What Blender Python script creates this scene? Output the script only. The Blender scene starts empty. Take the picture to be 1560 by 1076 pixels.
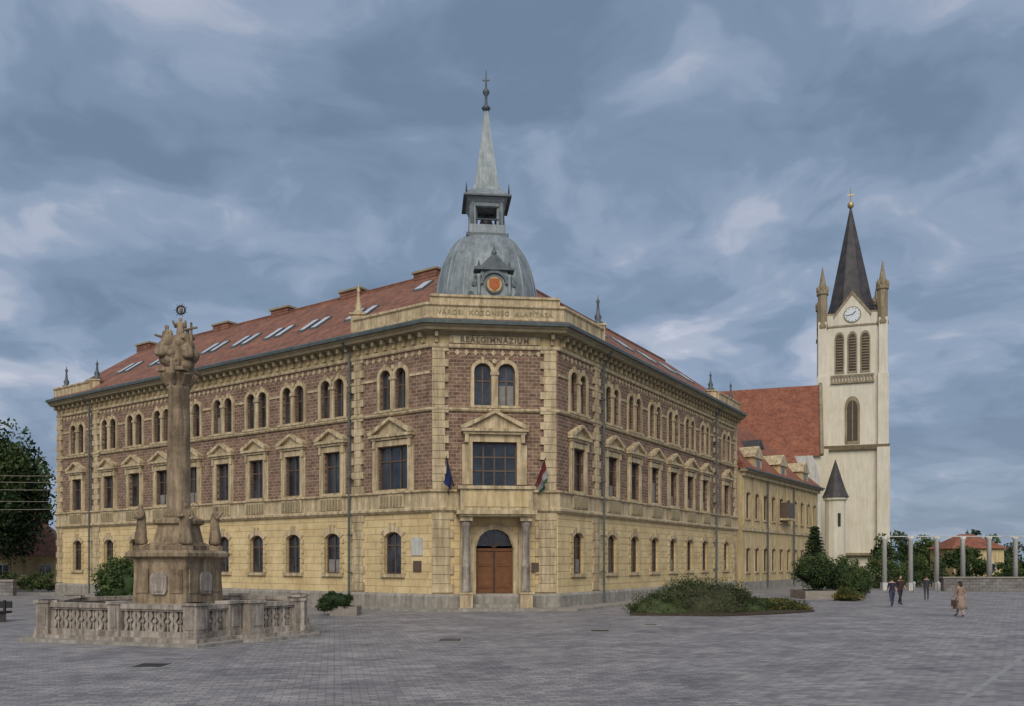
import bpy, bmesh, math, random
import numpy as np
from mathutils import Vector, Matrix
random.seed(7); rng=np.random.default_rng(7)
S=bpy.context.scene
R_=math.radians

# ------------------------------------------------------------ materials
def newmat(name):
    m=bpy.data.materials.new(name); m.use_nodes=True
    nt=m.node_tree; b=nt.nodes["Principled BSDF"]
    return m,nt,b
def N(nt,t,**kw):
    n=nt.nodes.new(t)
    for k,v in kw.items():
        if k in n.inputs: n.inputs[k].default_value=v
        else: setattr(n,k,v)
    return n
def mott(name,c1,c2,scale=1.5,rough=.85,detail=6,bump=.0,bscale=20,streak=0.0,metal=0,spec=.3,dirt=None):
    m,nt,b=newmat(name); L=nt.links
    tc=N(nt,'ShaderNodeTexCoord')
    n=N(nt,'ShaderNodeTexNoise'); n.inputs['Scale'].default_value=scale; n.inputs['Detail'].default_value=detail; n.inputs['Roughness'].default_value=.65
    L.new(tc.outputs['Object'],n.inputs['Vector'])
    r=N(nt,'ShaderNodeValToRGB'); r.color_ramp.elements[0].position=.32; r.color_ramp.elements[1].position=.68
    r.color_ramp.elements[0].color=(*c1,1); r.color_ramp.elements[1].color=(*c2,1)
    L.new(n.outputs['Fac'],r.inputs[0]); out=r.outputs[0]
    if streak>0:
        mp=N(nt,'ShaderNodeMapping'); mp.inputs['Scale'].default_value=(2.2,2.2,.22)
        L.new(tc.outputs['Object'],mp.inputs[0])
        n2=N(nt,'ShaderNodeTexNoise'); n2.inputs['Scale'].default_value=1.6; n2.inputs['Detail'].default_value=8; n2.inputs['Roughness'].default_value=.7
        L.new(mp.outputs[0],n2.inputs['Vector'])
        r2=N(nt,'ShaderNodeValToRGB'); r2.color_ramp.elements[0].position=.40; r2.color_ramp.elements[1].position=.60
        d=1-streak; r2.color_ramp.elements[0].color=(d,d*.97,d*.94,1); r2.color_ramp.elements[1].color=(1,1,1,1)
        L.new(n2.outputs['Fac'],r2.inputs[0])
        mx=N(nt,'ShaderNodeMix',data_type='RGBA',blend_type='MULTIPLY'); mx.inputs[0].default_value=1
        L.new(out,mx.inputs[6]); L.new(r2.outputs[0],mx.inputs[7]); out=mx.outputs[2]
    L.new(out,b.inputs['Base Color'])
    b.inputs['Roughness'].default_value=rough; b.inputs['Metallic'].default_value=metal
    b.inputs['Specular IOR Level'].default_value=spec
    if bump>0:
        n3=N(nt,'ShaderNodeTexNoise'); n3.inputs['Scale'].default_value=bscale; n3.inputs['Detail'].default_value=4
        L.new(tc.outputs['Object'],n3.inputs['Vector'])
        bp=N(nt,'ShaderNodeBump'); bp.inputs['Strength'].default_value=bump; bp.inputs['Distance'].default_value=.03
        L.new(n3.outputs['Fac'],bp.inputs['Height']); L.new(bp.outputs[0],b.inputs['Normal'])
    return m
def bricky(name,c1,c2,mortar,bw,bh,ms,swap=True,scale=1,off=.5,bumps=.4,rough=.85,mott_s=.8,mix=.5,cd=(.55,.5,.48)):
    m,nt,b=newmat(name); L=nt.links
    tc=N(nt,'ShaderNodeTexCoord'); src=tc.outputs['Object']
    if swap:
        sp=N(nt,'ShaderNodeSeparateXYZ'); cb=N(nt,'ShaderNodeCombineXYZ')
        L.new(src,sp.inputs[0]); L.new(sp.outputs[0],cb.inputs[0]); L.new(sp.outputs[2],cb.inputs[1]); src=cb.outputs[0]
    br=N(nt,'ShaderNodeTexBrick'); br.offset=off
    br.inputs['Scale'].default_value=scale; br.inputs['Brick Width'].default_value=bw; br.inputs['Row Height'].default_value=bh
    br.inputs['Mortar Size'].default_value=ms; br.inputs['Mortar Smooth'].default_value=.3; br.inputs['Bias'].default_value=0
    br.inputs['Color1'].default_value=(*c1,1); br.inputs['Color2'].default_value=(*c2,1); br.inputs['Mortar'].default_value=(*mortar,1)
    L.new(src,br.inputs['Vector'])
    n=N(nt,'ShaderNodeTexNoise'); n.inputs['Scale'].default_value=mott_s; n.inputs['Detail'].default_value=8; n.inputs['Roughness'].default_value=.7
    L.new(tc.outputs['Object'],n.inputs['Vector'])
    r=N(nt,'ShaderNodeValToRGB'); r.color_ramp.elements[0].position=.35; r.color_ramp.elements[1].position=.65
    r.color_ramp.elements[0].color=(*cd,1); r.color_ramp.elements[1].color=(1.15,1.15,1.15,1)
    L.new(n.outputs['Fac'],r.inputs[0])
    mx=N(nt,'ShaderNodeMix',data_type='RGBA',blend_type='MULTIPLY'); mx.inputs[0].default_value=mix
    L.new(br.outputs['Color'],mx.inputs[6]); L.new(r.outputs[0],mx.inputs[7])
    L.new(mx.outputs[2],b.inputs['Base Color']); b.inputs['Roughness'].default_value=rough
    b.inputs['Specular IOR Level'].default_value=.3
    bp=N(nt,'ShaderNodeBump'); bp.invert=True; bp.inputs['Strength'].default_value=bumps; bp.inputs['Distance'].default_value=.02
    L.new(br.outputs['Fac'],bp.inputs['Height']); L.new(bp.outputs[0],b.inputs['Normal'])
    return m
M={}
M['cream']=mott('cream_plaster',(.56,.43,.225),(.69,.545,.305),1.2,streak=.3,bump=.2)
M['trim']=mott('cream_trim',(.50,.395,.235),(.69,.56,.36),2.5,streak=.45,bump=.3)
M['rustic']=bricky('rusticated_plaster',(.66,.515,.275),(.69,.545,.30),(.42,.315,.17),1.3,.42,.020,bumps=.7,mix=.75,mott_s=.6,cd=(.66,.61,.55))
M['brick']=bricky('old_brick',(.285,.175,.12),(.165,.10,.075),(.38,.29,.205),.42,.20,.024,mott_s=2.0,mix=1.0,cd=(.56,.54,.52))
M['plinth']=mott('stone_plinth',(.26,.24,.21),(.40,.37,.32),2,bump=.3,streak=.3)
M['cshade']=mott('cream_plaster_shaded',(.24,.20,.12),(.36,.30,.19),2)  # cream plaster darkened; shade under the cornice painted into its colour
M['zinc']=mott('zinc_sheet',(.21,.25,.265),(.33,.37,.385),1.6,rough=.5,metal=.15,streak=.35)
M['zincdark']=mott('dark_zinc',(.06,.075,.085),(.13,.15,.16),2,rough=.5,metal=.2)
M['gutter']=mott('gutter_metal',(.07,.085,.085),(.13,.15,.145),3,rough=.5,metal=.2)
M['frame']=mott('window_frame',(.09,.06,.042),(.14,.095,.07),3,rough=.5)
M['door']=mott('door_wood',(.13,.055,.022),(.20,.085,.032),3,rough=.45)
M['black']=mott('dark_iron',(.02,.02,.02),(.04,.04,.04),3,rough=.5)
M['skylight']=mott('roof_window',(.45,.50,.55),(.6,.65,.7),1,rough=.25,spec=.6)
M['gold']=mott('gilding',(.40,.27,.1),(.5,.36,.15),4,rough=.5)
M['goldc']=mott('cross_gilding',(.40,.3,.12),(.55,.42,.2),4,rough=.4,metal=.5)
M['shield']=mott('painted_shield',(.35,.09,.04),(.45,.15,.06),6)
M['sand']=mott('sandstone',(.20,.15,.095),(.46,.35,.23),1.6,bump=.8,bscale=9,streak=.5,detail=10)
M['sandl']=mott('sandstone_grey',(.27,.235,.195),(.53,.46,.39),1.8,bump=.8,bscale=9,streak=.5,detail=10)
M['church']=mott('church_render',(.63,.585,.47),(.74,.69,.575),.3,streak=.12)
M['churchtrim']=mott('church_stone',(.26,.205,.13),(.40,.33,.22),.6,streak=.3)
M['louvre']=mott('belfry_louvre',(.06,.05,.04),(.10,.08,.06),3)
M['slate']=mott('slate',(.035,.033,.035),(.085,.075,.075),.8,rough=.6)
M['white']=mott('white_stone',(.52,.51,.48),(.67,.66,.62),1,streak=.25)
M['clock']=mott('clock_face',(.6,.64,.66),(.7,.74,.76),1)
M['bark']=mott('bark',(.05,.035,.025),(.10,.075,.05),4,bump=.6)
M['planter']=mott('planter_concrete',(.22,.19,.16),(.33,.29,.25),3,bump=.3)
M['soil']=mott('soil',(.04,.03,.02),(.08,.06,.04),5)
M['skin']=mott('skin',(.42,.25,.18),(.5,.31,.22),3,rough=.6)
M['hair']=mott('hair',(.03,.02,.015),(.06,.04,.03),6)
def glassmat(name,c,c2):
    m,nt,b=newmat(name); L=nt.links
    tc=N(nt,'ShaderNodeTexCoord'); n=N(nt,'ShaderNodeTexNoise'); n.inputs['Scale'].default_value=.55; n.inputs['Detail'].default_value=3
    L.new(tc.outputs['Object'],n.inputs['Vector'])
    r=N(nt,'ShaderNodeValToRGB'); r.color_ramp.elements[0].position=.4; r.color_ramp.elements[1].position=.62
    r.color_ramp.elements[0].color=(*c,1); r.color_ramp.elements[1].color=(*c2,1)
    L.new(n.outputs['Fac'],r.inputs[0]); L.new(r.outputs[0],b.inputs['Base Color'])
    b.inputs['Roughness'].default_value=.06; b.inputs['Specular IOR Level'].default_value=.9
    bp=N(nt,'ShaderNodeBump'); bp.inputs['Strength'].default_value=.2; bp.inputs['Distance'].default_value=.06
    n2=N(nt,'ShaderNodeTexNoise'); n2.inputs['Scale'].default_value=1.8
    L.new(tc.outputs['Object'],n2.inputs['Vector']); L.new(n2.outputs['Fac'],bp.inputs['Height']); L.new(bp.outputs[0],b.inputs['Normal'])
    return m
M['glass']=glassmat('window_glass',(.012,.014,.018),(.045,.055,.07))
M['curtain']=mott('net_curtain',(.18,.17,.16),(.28,.27,.25),3)
def tilemat(name,c1,c2,rows=.33,dark=.6):
    m,nt,b=newmat(name); L=nt.links
    tc=N(nt,'ShaderNodeTexCoord')
    n=N(nt,'ShaderNodeTexNoise'); n.inputs['Scale'].default_value=.7; n.inputs['Detail'].default_value=10; n.inputs['Roughness'].default_value=.75
    L.new(tc.outputs['Object'],n.inputs['Vector'])
    r=N(nt,'ShaderNodeValToRGB'); r.color_ramp.elements[0].position=.35; r.color_ramp.elements[1].position=.66
    r.color_ramp.elements[0].color=(*c1,1); r.color_ramp.elements[1].color=(*c2,1)
    L.new(n.outputs['Fac'],r.inputs[0])
    w=N(nt,'ShaderNodeTexWave',wave_type='BANDS',bands_direction='Z'); w.inputs['Scale'].default_value=1.6; w.inputs['Distortion'].default_value=.4
    L.new(tc.outputs['Object'],w.inputs['Vector'])
    v=N(nt,'ShaderNodeTexVoronoi'); v.inputs['Scale'].default_value=3.5; L.new(tc.outputs['Object'],v.inputs['Vector'])
    r2=N(nt,'ShaderNodeValToRGB'); r2.color_ramp.elements[0].color=(dark,dark,dark,1); r2.color_ramp.elements[1].color=(1.15,1.1,1.05,1)
    sp=N(nt,'ShaderNodeSeparateColor'); L.new(v.outputs['Color'],sp.inputs[0]); L.new(sp.outputs[0],r2.inputs[0])
    mx=N(nt,'ShaderNodeMix',data_type='RGBA',blend_type='MULTIPLY'); mx.inputs[0].default_value=.8
    L.new(r.outputs[0],mx.inputs[6]); L.new(r2.outputs[0],mx.inputs[7]); L.new(mx.outputs[2],b.inputs['Base Color'])
    bp=N(nt,'ShaderNodeBump'); bp.inputs['Strength'].default_value=.6; bp.inputs['Distance'].default_value=.05
    L.new(w.outputs['Fac'],bp.inputs['Height']); L.new(bp.outputs[0],b.inputs['Normal']); b.inputs['Roughness'].default_value=.85
    return m
M['tile']=tilemat('red_roof_tile',(.165,.075,.05),(.31,.135,.085))
M['tile2']=tilemat('bright_roof_tile',(.20,.065,.038),(.34,.13,.07))
def leafm(name,c):
    m,nt,b=newmat(name); L=nt.links
    tc=N(nt,'ShaderNodeTexCoord'); n=N(nt,'ShaderNodeTexNoise'); n.inputs['Scale'].default_value=2.5; L.new(tc.outputs['Object'],n.inputs['Vector'])
    r=N(nt,'ShaderNodeValToRGB'); r.color_ramp.elements[0].color=(c[0]*.6,c[1]*.6,c[2]*.6,1); r.color_ramp.elements[1].color=(c[0]*1.4,c[1]*1.4,c[2]*1.3,1)
    r.color_ramp.elements[0].position=.3; r.color_ramp.elements[1].position=.7
    L.new(n.outputs['Fac'],r.inputs[0]); L.new(r.outputs[0],b.inputs['Base Color']); b.inputs['Roughness'].default_value=.7
    b.inputs['Specular IOR Level'].default_value=.15
    return m
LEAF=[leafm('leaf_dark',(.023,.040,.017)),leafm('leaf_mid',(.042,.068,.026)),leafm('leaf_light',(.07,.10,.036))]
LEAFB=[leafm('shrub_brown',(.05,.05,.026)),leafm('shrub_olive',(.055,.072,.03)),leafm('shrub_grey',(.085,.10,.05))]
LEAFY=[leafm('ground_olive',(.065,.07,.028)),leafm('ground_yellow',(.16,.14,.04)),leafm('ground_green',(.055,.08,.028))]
LEAFS=[leafm('palegreen_dark',(.04,.065,.026)),leafm('palegreen_mid',(.065,.10,.036)),leafm('palegreen_light',(.11,.14,.05))]  # lighter greens for the paler trees and shrubs

# ------------------------------------------------------------ mesh builder
class MB:
    def __init__(s): s.v=[];s.f=[];s.m=[];s.sm=[];s.mats=[]
    def mi(s,mat):
        mm=M[mat] if isinstance(mat,str) else mat
        if mm not in s.mats: s.mats.append(mm)
        return s.mats.index(mm)
    def add(s,vs,fs,mat,smooth=False):
        o=len(s.v); s.v+= [tuple(p) for p in vs]; k=s.mi(mat)
        for f in fs: s.f.append([o+i for i in f]); s.m.append(k); s.sm.append(smooth)
    def merge(s,t,Mx):
        o=len(s.v)
        for vv in t.v: s.v.append(tuple(Mx@Vector(vv)))
        for f,m2,sm in zip(t.f,t.m,t.sm): s.f.append([o+i for i in f]); s.m.append(s.mi(t.mats[m2])); s.sm.append(sm)
    def hexa(s,p,mat): s.add(p,[(0,3,2,1),(4,5,6,7),(0,1,5,4),(1,2,6,5),(2,3,7,6),(3,0,4,7)],mat)
    def box(s,x0,x1,y0,y1,z0,z1,mat):
        s.hexa([(x0,y0,z0),(x1,y0,z0),(x1,y1,z0),(x0,y1,z0),(x0,y0,z1),(x1,y0,z1),(x1,y1,z1),(x0,y1,z1)],mat)
    def prism(s,poly,y0,y1,mat):
        n=len(poly); vs=[(x,y0,z) for x,z in poly]+[(x,y1,z) for x,z in poly]
        s.add(vs,[tuple(range(n)),tuple(range(2*n-1,n-1,-1))]+[(i,i+n,(i+1)%n+n,(i+1)%n) for i in range(n)],mat)
    def prismz(s,poly,z0,z1,mat,top=None):
        n=len(poly); t=top or poly; vs=[(x,y,z0) for x,y in poly]+[(x,y,z1) for x,y in t]
        s.add(vs,[tuple(range(n-1,-1,-1)),tuple(range(n,2*n))]+[(i,(i+1)%n,(i+1)%n+n,i+n) for i in range(n)],mat)
    def lathe(s,cx,cy,prof,n,mat,smooth=True,rot=0):
        vs=[];fs=[]
        for r,z in prof:
            for i in range(n):
                a=rot+2*math.pi*i/n; vs.append((cx+r*math.cos(a),cy+r*math.sin(a),z))
        for j in range(len(prof)-1):
            for i in range(n):
                k=(i+1)%n; fs.append((j*n+i,j*n+k,(j+1)*n+k,(j+1)*n+i))
        fs.append(tuple(range(n-1,-1,-1))); fs.append(tuple(range((len(prof)-1)*n,len(prof)*n)))
        s.add(vs,fs,mat,smooth)
    def disc(s,c,r,y0,y1,mat,n=24):
        s.prism([(c[0]+r*math.cos(2*math.pi*i/n),c[1]+r*math.sin(2*math.pi*i/n)) for i in range(n)],y0,y1,mat)
    def beam(s,p,q,w,mat,w2=None,n=6):
        p=Vector(p);q=Vector(q);d=(q-p).normalized(); u=d.orthogonal().normalized(); v=d.cross(u); w2=w if w2 is None else w2
        vs=[p+(u*math.cos(a)+v*math.sin(a))*w for a in [2*math.pi*i/n for i in range(n)]]+[q+(u*math.cos(a)+v*math.sin(a))*w2 for a in [2*math.pi*i/n for i in range(n)]]
        s.add(vs,[tuple(range(n-1,-1,-1)),tuple(range(n,2*n))]+[(i,(i+1)%n,(i+1)%n+n,i+n) for i in range(n)],mat)
    def obj(s,name,parent=None,mw=None,recalc=True):
        me=bpy.data.meshes.new(name); me.from_pydata(s.v,[],s.f)
        for m in s.mats: me.materials.append(m)
        me.polygons.foreach_set('material_index',s.m); me.polygons.foreach_set('use_smooth',s.sm)
        if recalc:
            bm=bmesh.new(); bm.from_mesh(me); bmesh.ops.recalc_face_normals(bm,faces=bm.faces); bm.to_mesh(me); bm.free()
        o=bpy.data.objects.new(name,me); S.collection.objects.link(o)
        if mw is not None: o.matrix_world=mw
        if parent: o.parent=parent
        return o
def empty(name,loc=(0,0,0)):
    e=bpy.data.objects.new(name,None); S.collection.objects.link(e); return e

def frame(O,D):
    D=Vector((D[0],D[1],0)).normalized(); Y=Vector((-D.y,D.x,0))
    m=Matrix.Identity(4); m.col[0][:3]=D; m.col[1][:3]=Y; m.col[2][:3]=(0,0,1); m.col[3][:3]=(O[0],O[1],0)
    return m
def offs(path,d):
    out=[]; P=[Vector(p) for p in path]
    for i in range(len(P)):
        ds=[]
        if i>0: ds.append((P[i]-P[i-1]).normalized())
        if i<len(P)-1: ds.append((P[i+1]-P[i]).normalized())
        ns=[Vector((t.y,-t.x)) for t in ds]
        if len(ns)==1: o=ns[0]*d
        else:
            b=(ns[0]+ns[1]).normalized(); o=b*(d/b.dot(ns[0]))
        out.append(P[i]+o)
    return out
def sweep(mb,path,prof,mat):
    n=len(path); k=len(prof); cols=[offs(path,d) for d,z in prof]
    vs=[(cols[j][i].x,cols[j][i].y,prof[j][1]) for i in range(n) for j in range(k)]
    fs=[(i*k+j,i*k+(j+1)%k,(i+1)*k+(j+1)%k,(i+1)*k+j) for i in range(n-1) for j in range(k)]
    fs+= [tuple(range(k)),tuple(range((n-1)*k+k-1,(n-1)*k-1,-1))]
    mb.add(vs,fs,mat)

# ------------------------------------------------------------ facade elements (x right, -y outward)
def arc_z(x,sc,w,zt,rise):
    h=w/2; R=(h*h+rise*rise)/(2*rise); return zt-R+math.sqrt(max(R*R-(x-sc)**2,0))
def wall(mb,s0,s1,z0,z1,ops,mat,th=.5):
    x=s0
    for sc,w,zb,zt,rise in sorted(ops):
        a,b=sc-w/2,sc+w/2
        if a>x: mb.box(x,a,0,th,z0,z1,mat)
        if zb>z0: mb.box(a,b,0,th,z0,zb,mat)
        if rise>0:
            n=8
            for i in range(n):
                xa=a+w*i/n; xb=a+w*(i+1)/n; za=arc_z(xa,sc,w,zt,rise); zc=arc_z(xb,sc,w,zt,rise)
                mb.hexa([(xa,0,za),(xb,0,zc),(xb,th,zc),(xa,th,za),(xa,0,z1),(xb,0,z1),(xb,th,z1),(xa,th,z1)],mat)
        else: mb.box(a,b,0,th,zt,z1,mat)
        x=b
    if s1>x: mb.box(x,s1,0,th,z0,z1,mat)
def archband(mb,sc,w,zt,rise,t,y0,y1,mat,n=10):
    a=sc-w/2; h=w/2; R=(h*h+rise*rise)/(2*rise); cz=zt-R; ang=math.asin(min(1,h/R))
    for i in range(n):
        t0=-ang+2*ang*i/n; t1=-ang+2*ang*(i+1)/n
        p=[(sc+R*math.sin(t0),cz+R*math.cos(t0)),(sc+R*math.sin(t1),cz+R*math.cos(t1)),(sc+(R+t)*math.sin(t1),cz+(R+t)*math.cos(t1)),(sc+(R+t)*math.sin(t0),cz+(R+t)*math.cos(t0))]
        mb.prism(p,y0,y1,mat)
def window(mb,sc,w,zb,zt,rise,nv=1,trans=(.68,),fm='frame',y=.24,curt=0):
    pts=[(sc-w/2,zb),(sc+w/2,zb)]
    if rise>0:
        pts+=[(sc+w/2-w*i/10,arc_z(sc+w/2-w*i/10,sc,w,zt,rise)) for i in range(11)]
    else: pts+=[(sc+w/2,zt),(sc-w/2,zt)]
    n=len(pts); mb.add([(x,y,z) for x,z in pts],[tuple(range(n))],'glass')
    f=.075
    zs=zt-rise
    mb.box(sc-w/2,sc-w/2+f,y-.07,y+.01,zb,zs,fm); mb.box(sc+w/2-f,sc+w/2,y-.07,y+.01,zb,zs,fm)
    mb.box(sc-w/2+f,sc+w/2-f,y-.07,y+.01,zb,zb+f,fm)
    if rise>0: archband(mb,sc,w-2*f*.9,zt-f,max(rise-f*.3,.05),f,y-.068,y+.012,fm)
    else: mb.box(sc-w/2+f,sc+w/2-f,y-.07,y+.01,zt-f,zt,fm)
    for i in range(nv):
        x=sc-w/2+w*(i+1)/(nv+1); mb.box(x-.04,x+.04,y-.06,y+.01,zb+f,(arc_z(x,sc,w,zt,rise)-f if rise>0 else zt-f),fm)
    for t in trans:
        z=zb+(zt-zb)*t; mb.box(sc-w/2+f,sc+w/2-f,y-.055,y+.008,z-.04,z+.04,fm)
    if curt:
        mb.box(sc-w/2+f,sc+w/2-f,y-.004,y+.004,zb+f,zb+(zt-zb)*curt,'curtain')
def pediment(mb,sc,w,zb,h,out=.35,mat='trim',wallm='cshade'):
    mb.box(sc-w/2,sc+w/2,-out,.05,zb-.16,zb,mat)
    mb.box(sc-w/2+.12,sc+w/2-.12,-out+.12,.05,zb-.3,zb-.16,mat)
    mb.prism([(sc-w/2+.1,zb),(sc+w/2-.1,zb),(sc,zb+h-.12)],-out+.2,.05,mat)
    t=.16
    for sg in (-1,1):
        mb.prism([(sc+sg*(w/2+.02),zb+.002),(sc+sg*(w/2-.25),zb+.002),(sc,zb+h-t),(sc,zb+h),(sc+sg*(w/2+.02),zb+t*.9)],-out-.03,.05,mat)
    for sg in (-1,1):
        mb.box(sc+sg*(w/2-.3)-.1,sc+sg*(w/2-.3)+.1,-out+.15,.05,zb-.75,zb-.3,mat)
def pairarch(mb,sc,w=.84,sp=1.16,zb=11.25,zt=13.55):
    for sg in (-1,1):
        c=sc+sg*sp/2
        window(mb,c,w,zb,zt,w/2,1,(.6,),curt=random.choice([0,0,0,.5]))
        archband(mb,c,w,zt,w/2,.2,-.09,.04,'trim')
        mb.box(c-.09,c+.09,-.14,-.0,zt-.02,zt+.32,'trim')
    e=sp/2+w/2
    for x in (-e-.2,e):
        mb.box(sc+x,sc+x+.2,-.09,.04,zb,zt-w/2,'trim')
    mid=sp/2-w/2
    mb.box(sc-mid,sc+mid,-.10,.04,zb,zt-w/2,'trim')
    mb.box(sc-mid-.05,sc+mid+.05,-.16,.0,zt-w/2-.18,zt-w/2+.0,'trim')
    mb.box(sc-e-.3,sc+e+.3,-.2,.04,zb-.14,zb-.001,'trim')
    mb.disc((sc,zt+.12),.13,-.07,.02,'trim',12)
def quoin(mb,s,w,z0,z1,alt=.22,h=.42,side=0,d=.11):
    z=z0;i=0
    while z<z1-.1:
        e=alt if i%2==0 else 0
        a=s-w/2-(e if side<=0 else 0); b=s+w/2+(e if side>=0 else 0)
        mb.box(a,b,-d,.03,z+.012,min(z+h,z1)-.012,'trim'); z+=h;i+=1
def groundwin(mb,sc,w=1.3,zb=1.95,zt=4.35,rise=.3):
    window(mb,sc,w,zb,zt,rise,1,(.68,),curt=random.choice([0,0,.35]))
    archband(mb,sc,w,zt,rise,.34,-.07,.03,'trim',7)
    z=zb;i=0
    while z<zt-rise-.1:
        e=.32 if i%2==0 else .18
        for sg in (-1,1):
            a,b=sorted((sc+sg*w/2,sc+sg*(w/2+e))); mb.box(a,b,-.065,.03,z+.012,min(z+.3,zt-rise)-.012,'cream')
        z+=.3;i+=1
    mb.box(sc-w/2-.25,sc+w/2+.25,-.16,.1,zb-.18,zb,'trim')
    mb.prism([(sc-.14,zt-.02),(sc+.14,zt-.02),(sc+.2,zt+.5),(sc-.2,zt+.5)],-.14,.02,'trim')
def midwin(mb,sc,w=1.4,nv=1,pw=2.5,peak=.72,zt=9.2):
    zb=6.72
    window(mb,sc,w,zb,zt,0,nv,(.66,),curt=random.choice([0,0,.6,.3]))
    for sg in (-1,1):
        a,b=sorted((sc+sg*w/2,sc+sg*(w/2+.3))); mb.box(a,b,-.12,.04,6.62,zt+.0,'trim')
        a,b=sorted((sc+sg*(w/2+.3),sc+sg*(w/2+.42))); mb.box(a,b,-.06,.04,6.62,zt-.1,'trim')
    mb.box(sc-w/2-.3,sc+w/2+.3,-.13,.04,zt,zt+.32,'trim')
    pediment(mb,sc,pw,zt+.66,peak)
    mb.box(sc-w/2-.1,sc+w/2+.1,-.22,.1,6.6,6.72,'trim')

Lp,Ap,Bp,Rp=(-37.2,68.5),(-4.5,45.8),(2.57,46.6),(20.0,74.6)
path=[Lp,Ap,Bp,Rp]
school=empty('school_building')
def facade(name,P,Q,bays,quoins,pipes=()):
    Lg=(Vector(Q)-Vector(P)).length; mb=MB()
    g=[(s,1.3,1.95,4.35,.3) for s,k in bays]
    m=[(s,2.3 if k=='w' else 1.4,6.72,9.2,0) for s,k in bays]
    t=[(s+q*.58,.84,11.25,13.55,.42) for s,k in bays for q in(-1,1)]
    wall(mb,0,Lg,0,5.6,g,'rustic'); wall(mb,0,Lg,5.6,11,m,'brick'); wall(mb,0,Lg,11,14.4,t,'brick'); mb.box(0,Lg,0,.5,14.4,15.7,'cream')
    for s,k in bays:
        groundwin(mb,s)
        if k=='w': midwin(mb,s,2.3,2,3.3,.95)
        else: midwin(mb,s)
        pairarch(mb,s)
        mb.box(s-.95,s+.95,-.20,-.1,5.72,6.45,'trim')
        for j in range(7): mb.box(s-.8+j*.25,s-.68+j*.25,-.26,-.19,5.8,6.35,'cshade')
    s=.6
    while s<Lg-.4:
        mb.prism([(s,14.0),(s+.15,14.17),(s,14.34),(s-.15,14.17)],-.05,.02,'trim')
        s+=.5
    for q in quoins: quoin(mb,q,.5,6.62,14.38)
    for q in quoins: quoin(mb,q,.7,.95,5.5,alt=.15,h=.5,d=.08)
    for zz in (12.98,):
        xs=0
        for s_,k in bays:
            a=s_-1.25; 
            if a>xs: mb.box(xs,a,-.05,.02,zz,zz+.14,'trim')
            xs=s_+1.25
        if Lg>xs: mb.box(xs,Lg,-.05,.02,zz,zz+.14,'trim')
    n=int(Lg/.7)
    for i in range(n):
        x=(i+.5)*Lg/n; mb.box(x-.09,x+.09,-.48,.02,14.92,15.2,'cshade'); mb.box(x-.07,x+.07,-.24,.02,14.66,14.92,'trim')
    for px in pipes:
        mb.beam((px,-.28,.2),(px,-.28,14.9),.07,'gutter'); mb.beam((px,-.28,14.9),(px,-.85,15.4),.07,'gutter')
        for zz in (2,4.2,7.5,10,12.5): mb.box(px-.1,px+.1,-.36,.02,zz,zz+.06,'gutter')
    mw=frame(P,(Q[0]-P[0],Q[1]-P[1]))
    return mb.obj(name,school,mw),mw
LL=(Vector(Lp)-Vector(Ap)).length
lb=[(LL-s,'n') for s in (7.6,11.1,14.6,18.1,21.6,25.1,28.6,32.1,36.7)]+[(LL-2.7,'w')]
facade('left_wing_facade',Lp,Ap,sorted(lb),[.35,LL-33.9+.0,LL-5.45],pipes=(LL-5.95,LL-34.5))
rb=[(2.4,'n')]+[(s,'n') for s in (7,10.5,14,17.5,21,24.5,30.0)]
facade('right_wing_facade',Bp,Rp,rb,[4.75,27.2,32.6],pipes=(5.3,26.7))

# chamfered corner front
mb=MB(); W=(Vector(Bp)-Vector(Ap)).length; c=W/2
wall(mb,0,W,0,5.6,[(c,2.05,.35,4.45,1.02)],'rustic',.6)
wall(mb,0,W,5.6,11,[(c,2.45,6.72,9.25,0)],'brick'); wall(mb,0,W,11,14.4,[(c-.66,.95,11.25,13.6,.475),(c+.66,.95,11.25,13.6,.475)],'brick')
mb.box(0,W,0,.5,14.4,15.7,'cream')
pairarch(mb,c,.95,1.32,11.25,13.6)
window(mb,c,2.45,6.72,9.25,0,3,(.38,.68))
for sg in (-1,1):
    a,b=sorted((c+sg*1.225,c+sg*1.6)); mb.box(a,b,-.16,.04,6.9,9.25,'trim')
    a,b=sorted((c+sg*1.6,c+sg*1.8)); mb.box(a,b,-.08,.04,6.9,9.1,'trim')
mb.box(c-1.65,c+1.65,-.17,.04,9.25,9.65,'trim')
pediment(mb,c,3.7,9.95,1.0,.5)
quoin(mb,.47,.7,6.62,14.38,alt=.2,side=1,d=.14); quoin(mb,W-.47,.7,6.62,14.38,alt=.2,side=-1,d=.14)
quoin(mb,.6,1.0,.95,5.5,alt=.2,side=1,h=.5,d=.1); quoin(mb,W-.6,1.0,.95,5.5,alt=.2,side=-1,h=.5,d=.1)
n=10
for i in range(n):
    x=(i+.5)*W/n
    if abs(x-c)>2.7: mb.box(x-.09,x+.09,-.48,.02,14.92,15.2,'cshade'); mb.box(x-.07,x+.07,-.24,.02,14.66,14.92,'trim')
s=.5
while s<W-.3:
    mb.prism([(s,14.0),(s+.15,14.17),(s,14.34),(s-.15,14.17)],-.05,.02,'trim'); s+=.5
archband(mb,c,2.05,4.45,1.02,.3,-.14,.03,'trim')
for sg in (-1,1):
    a,b=sorted((c+sg*1.03,c+sg*1.33)); mb.box(a,b,-.13,.04,.35,3.43,'trim')
mb.box(c-1.02,c+1.02,.35,.42,.35,3.25,'door')
for sg in (-1,1):
    for z0,z1 in ((.5,1.1),(1.2,2.3),(2.4,3.1)):
        a,b=sorted((c+sg*.12,c+sg*.9)); mb.box(a,b,.31,.36,z0,z1,'door')
        mb.box(a+.1,b-.1,.29,.33,z0+.1,z1-.1,'door')
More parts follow.
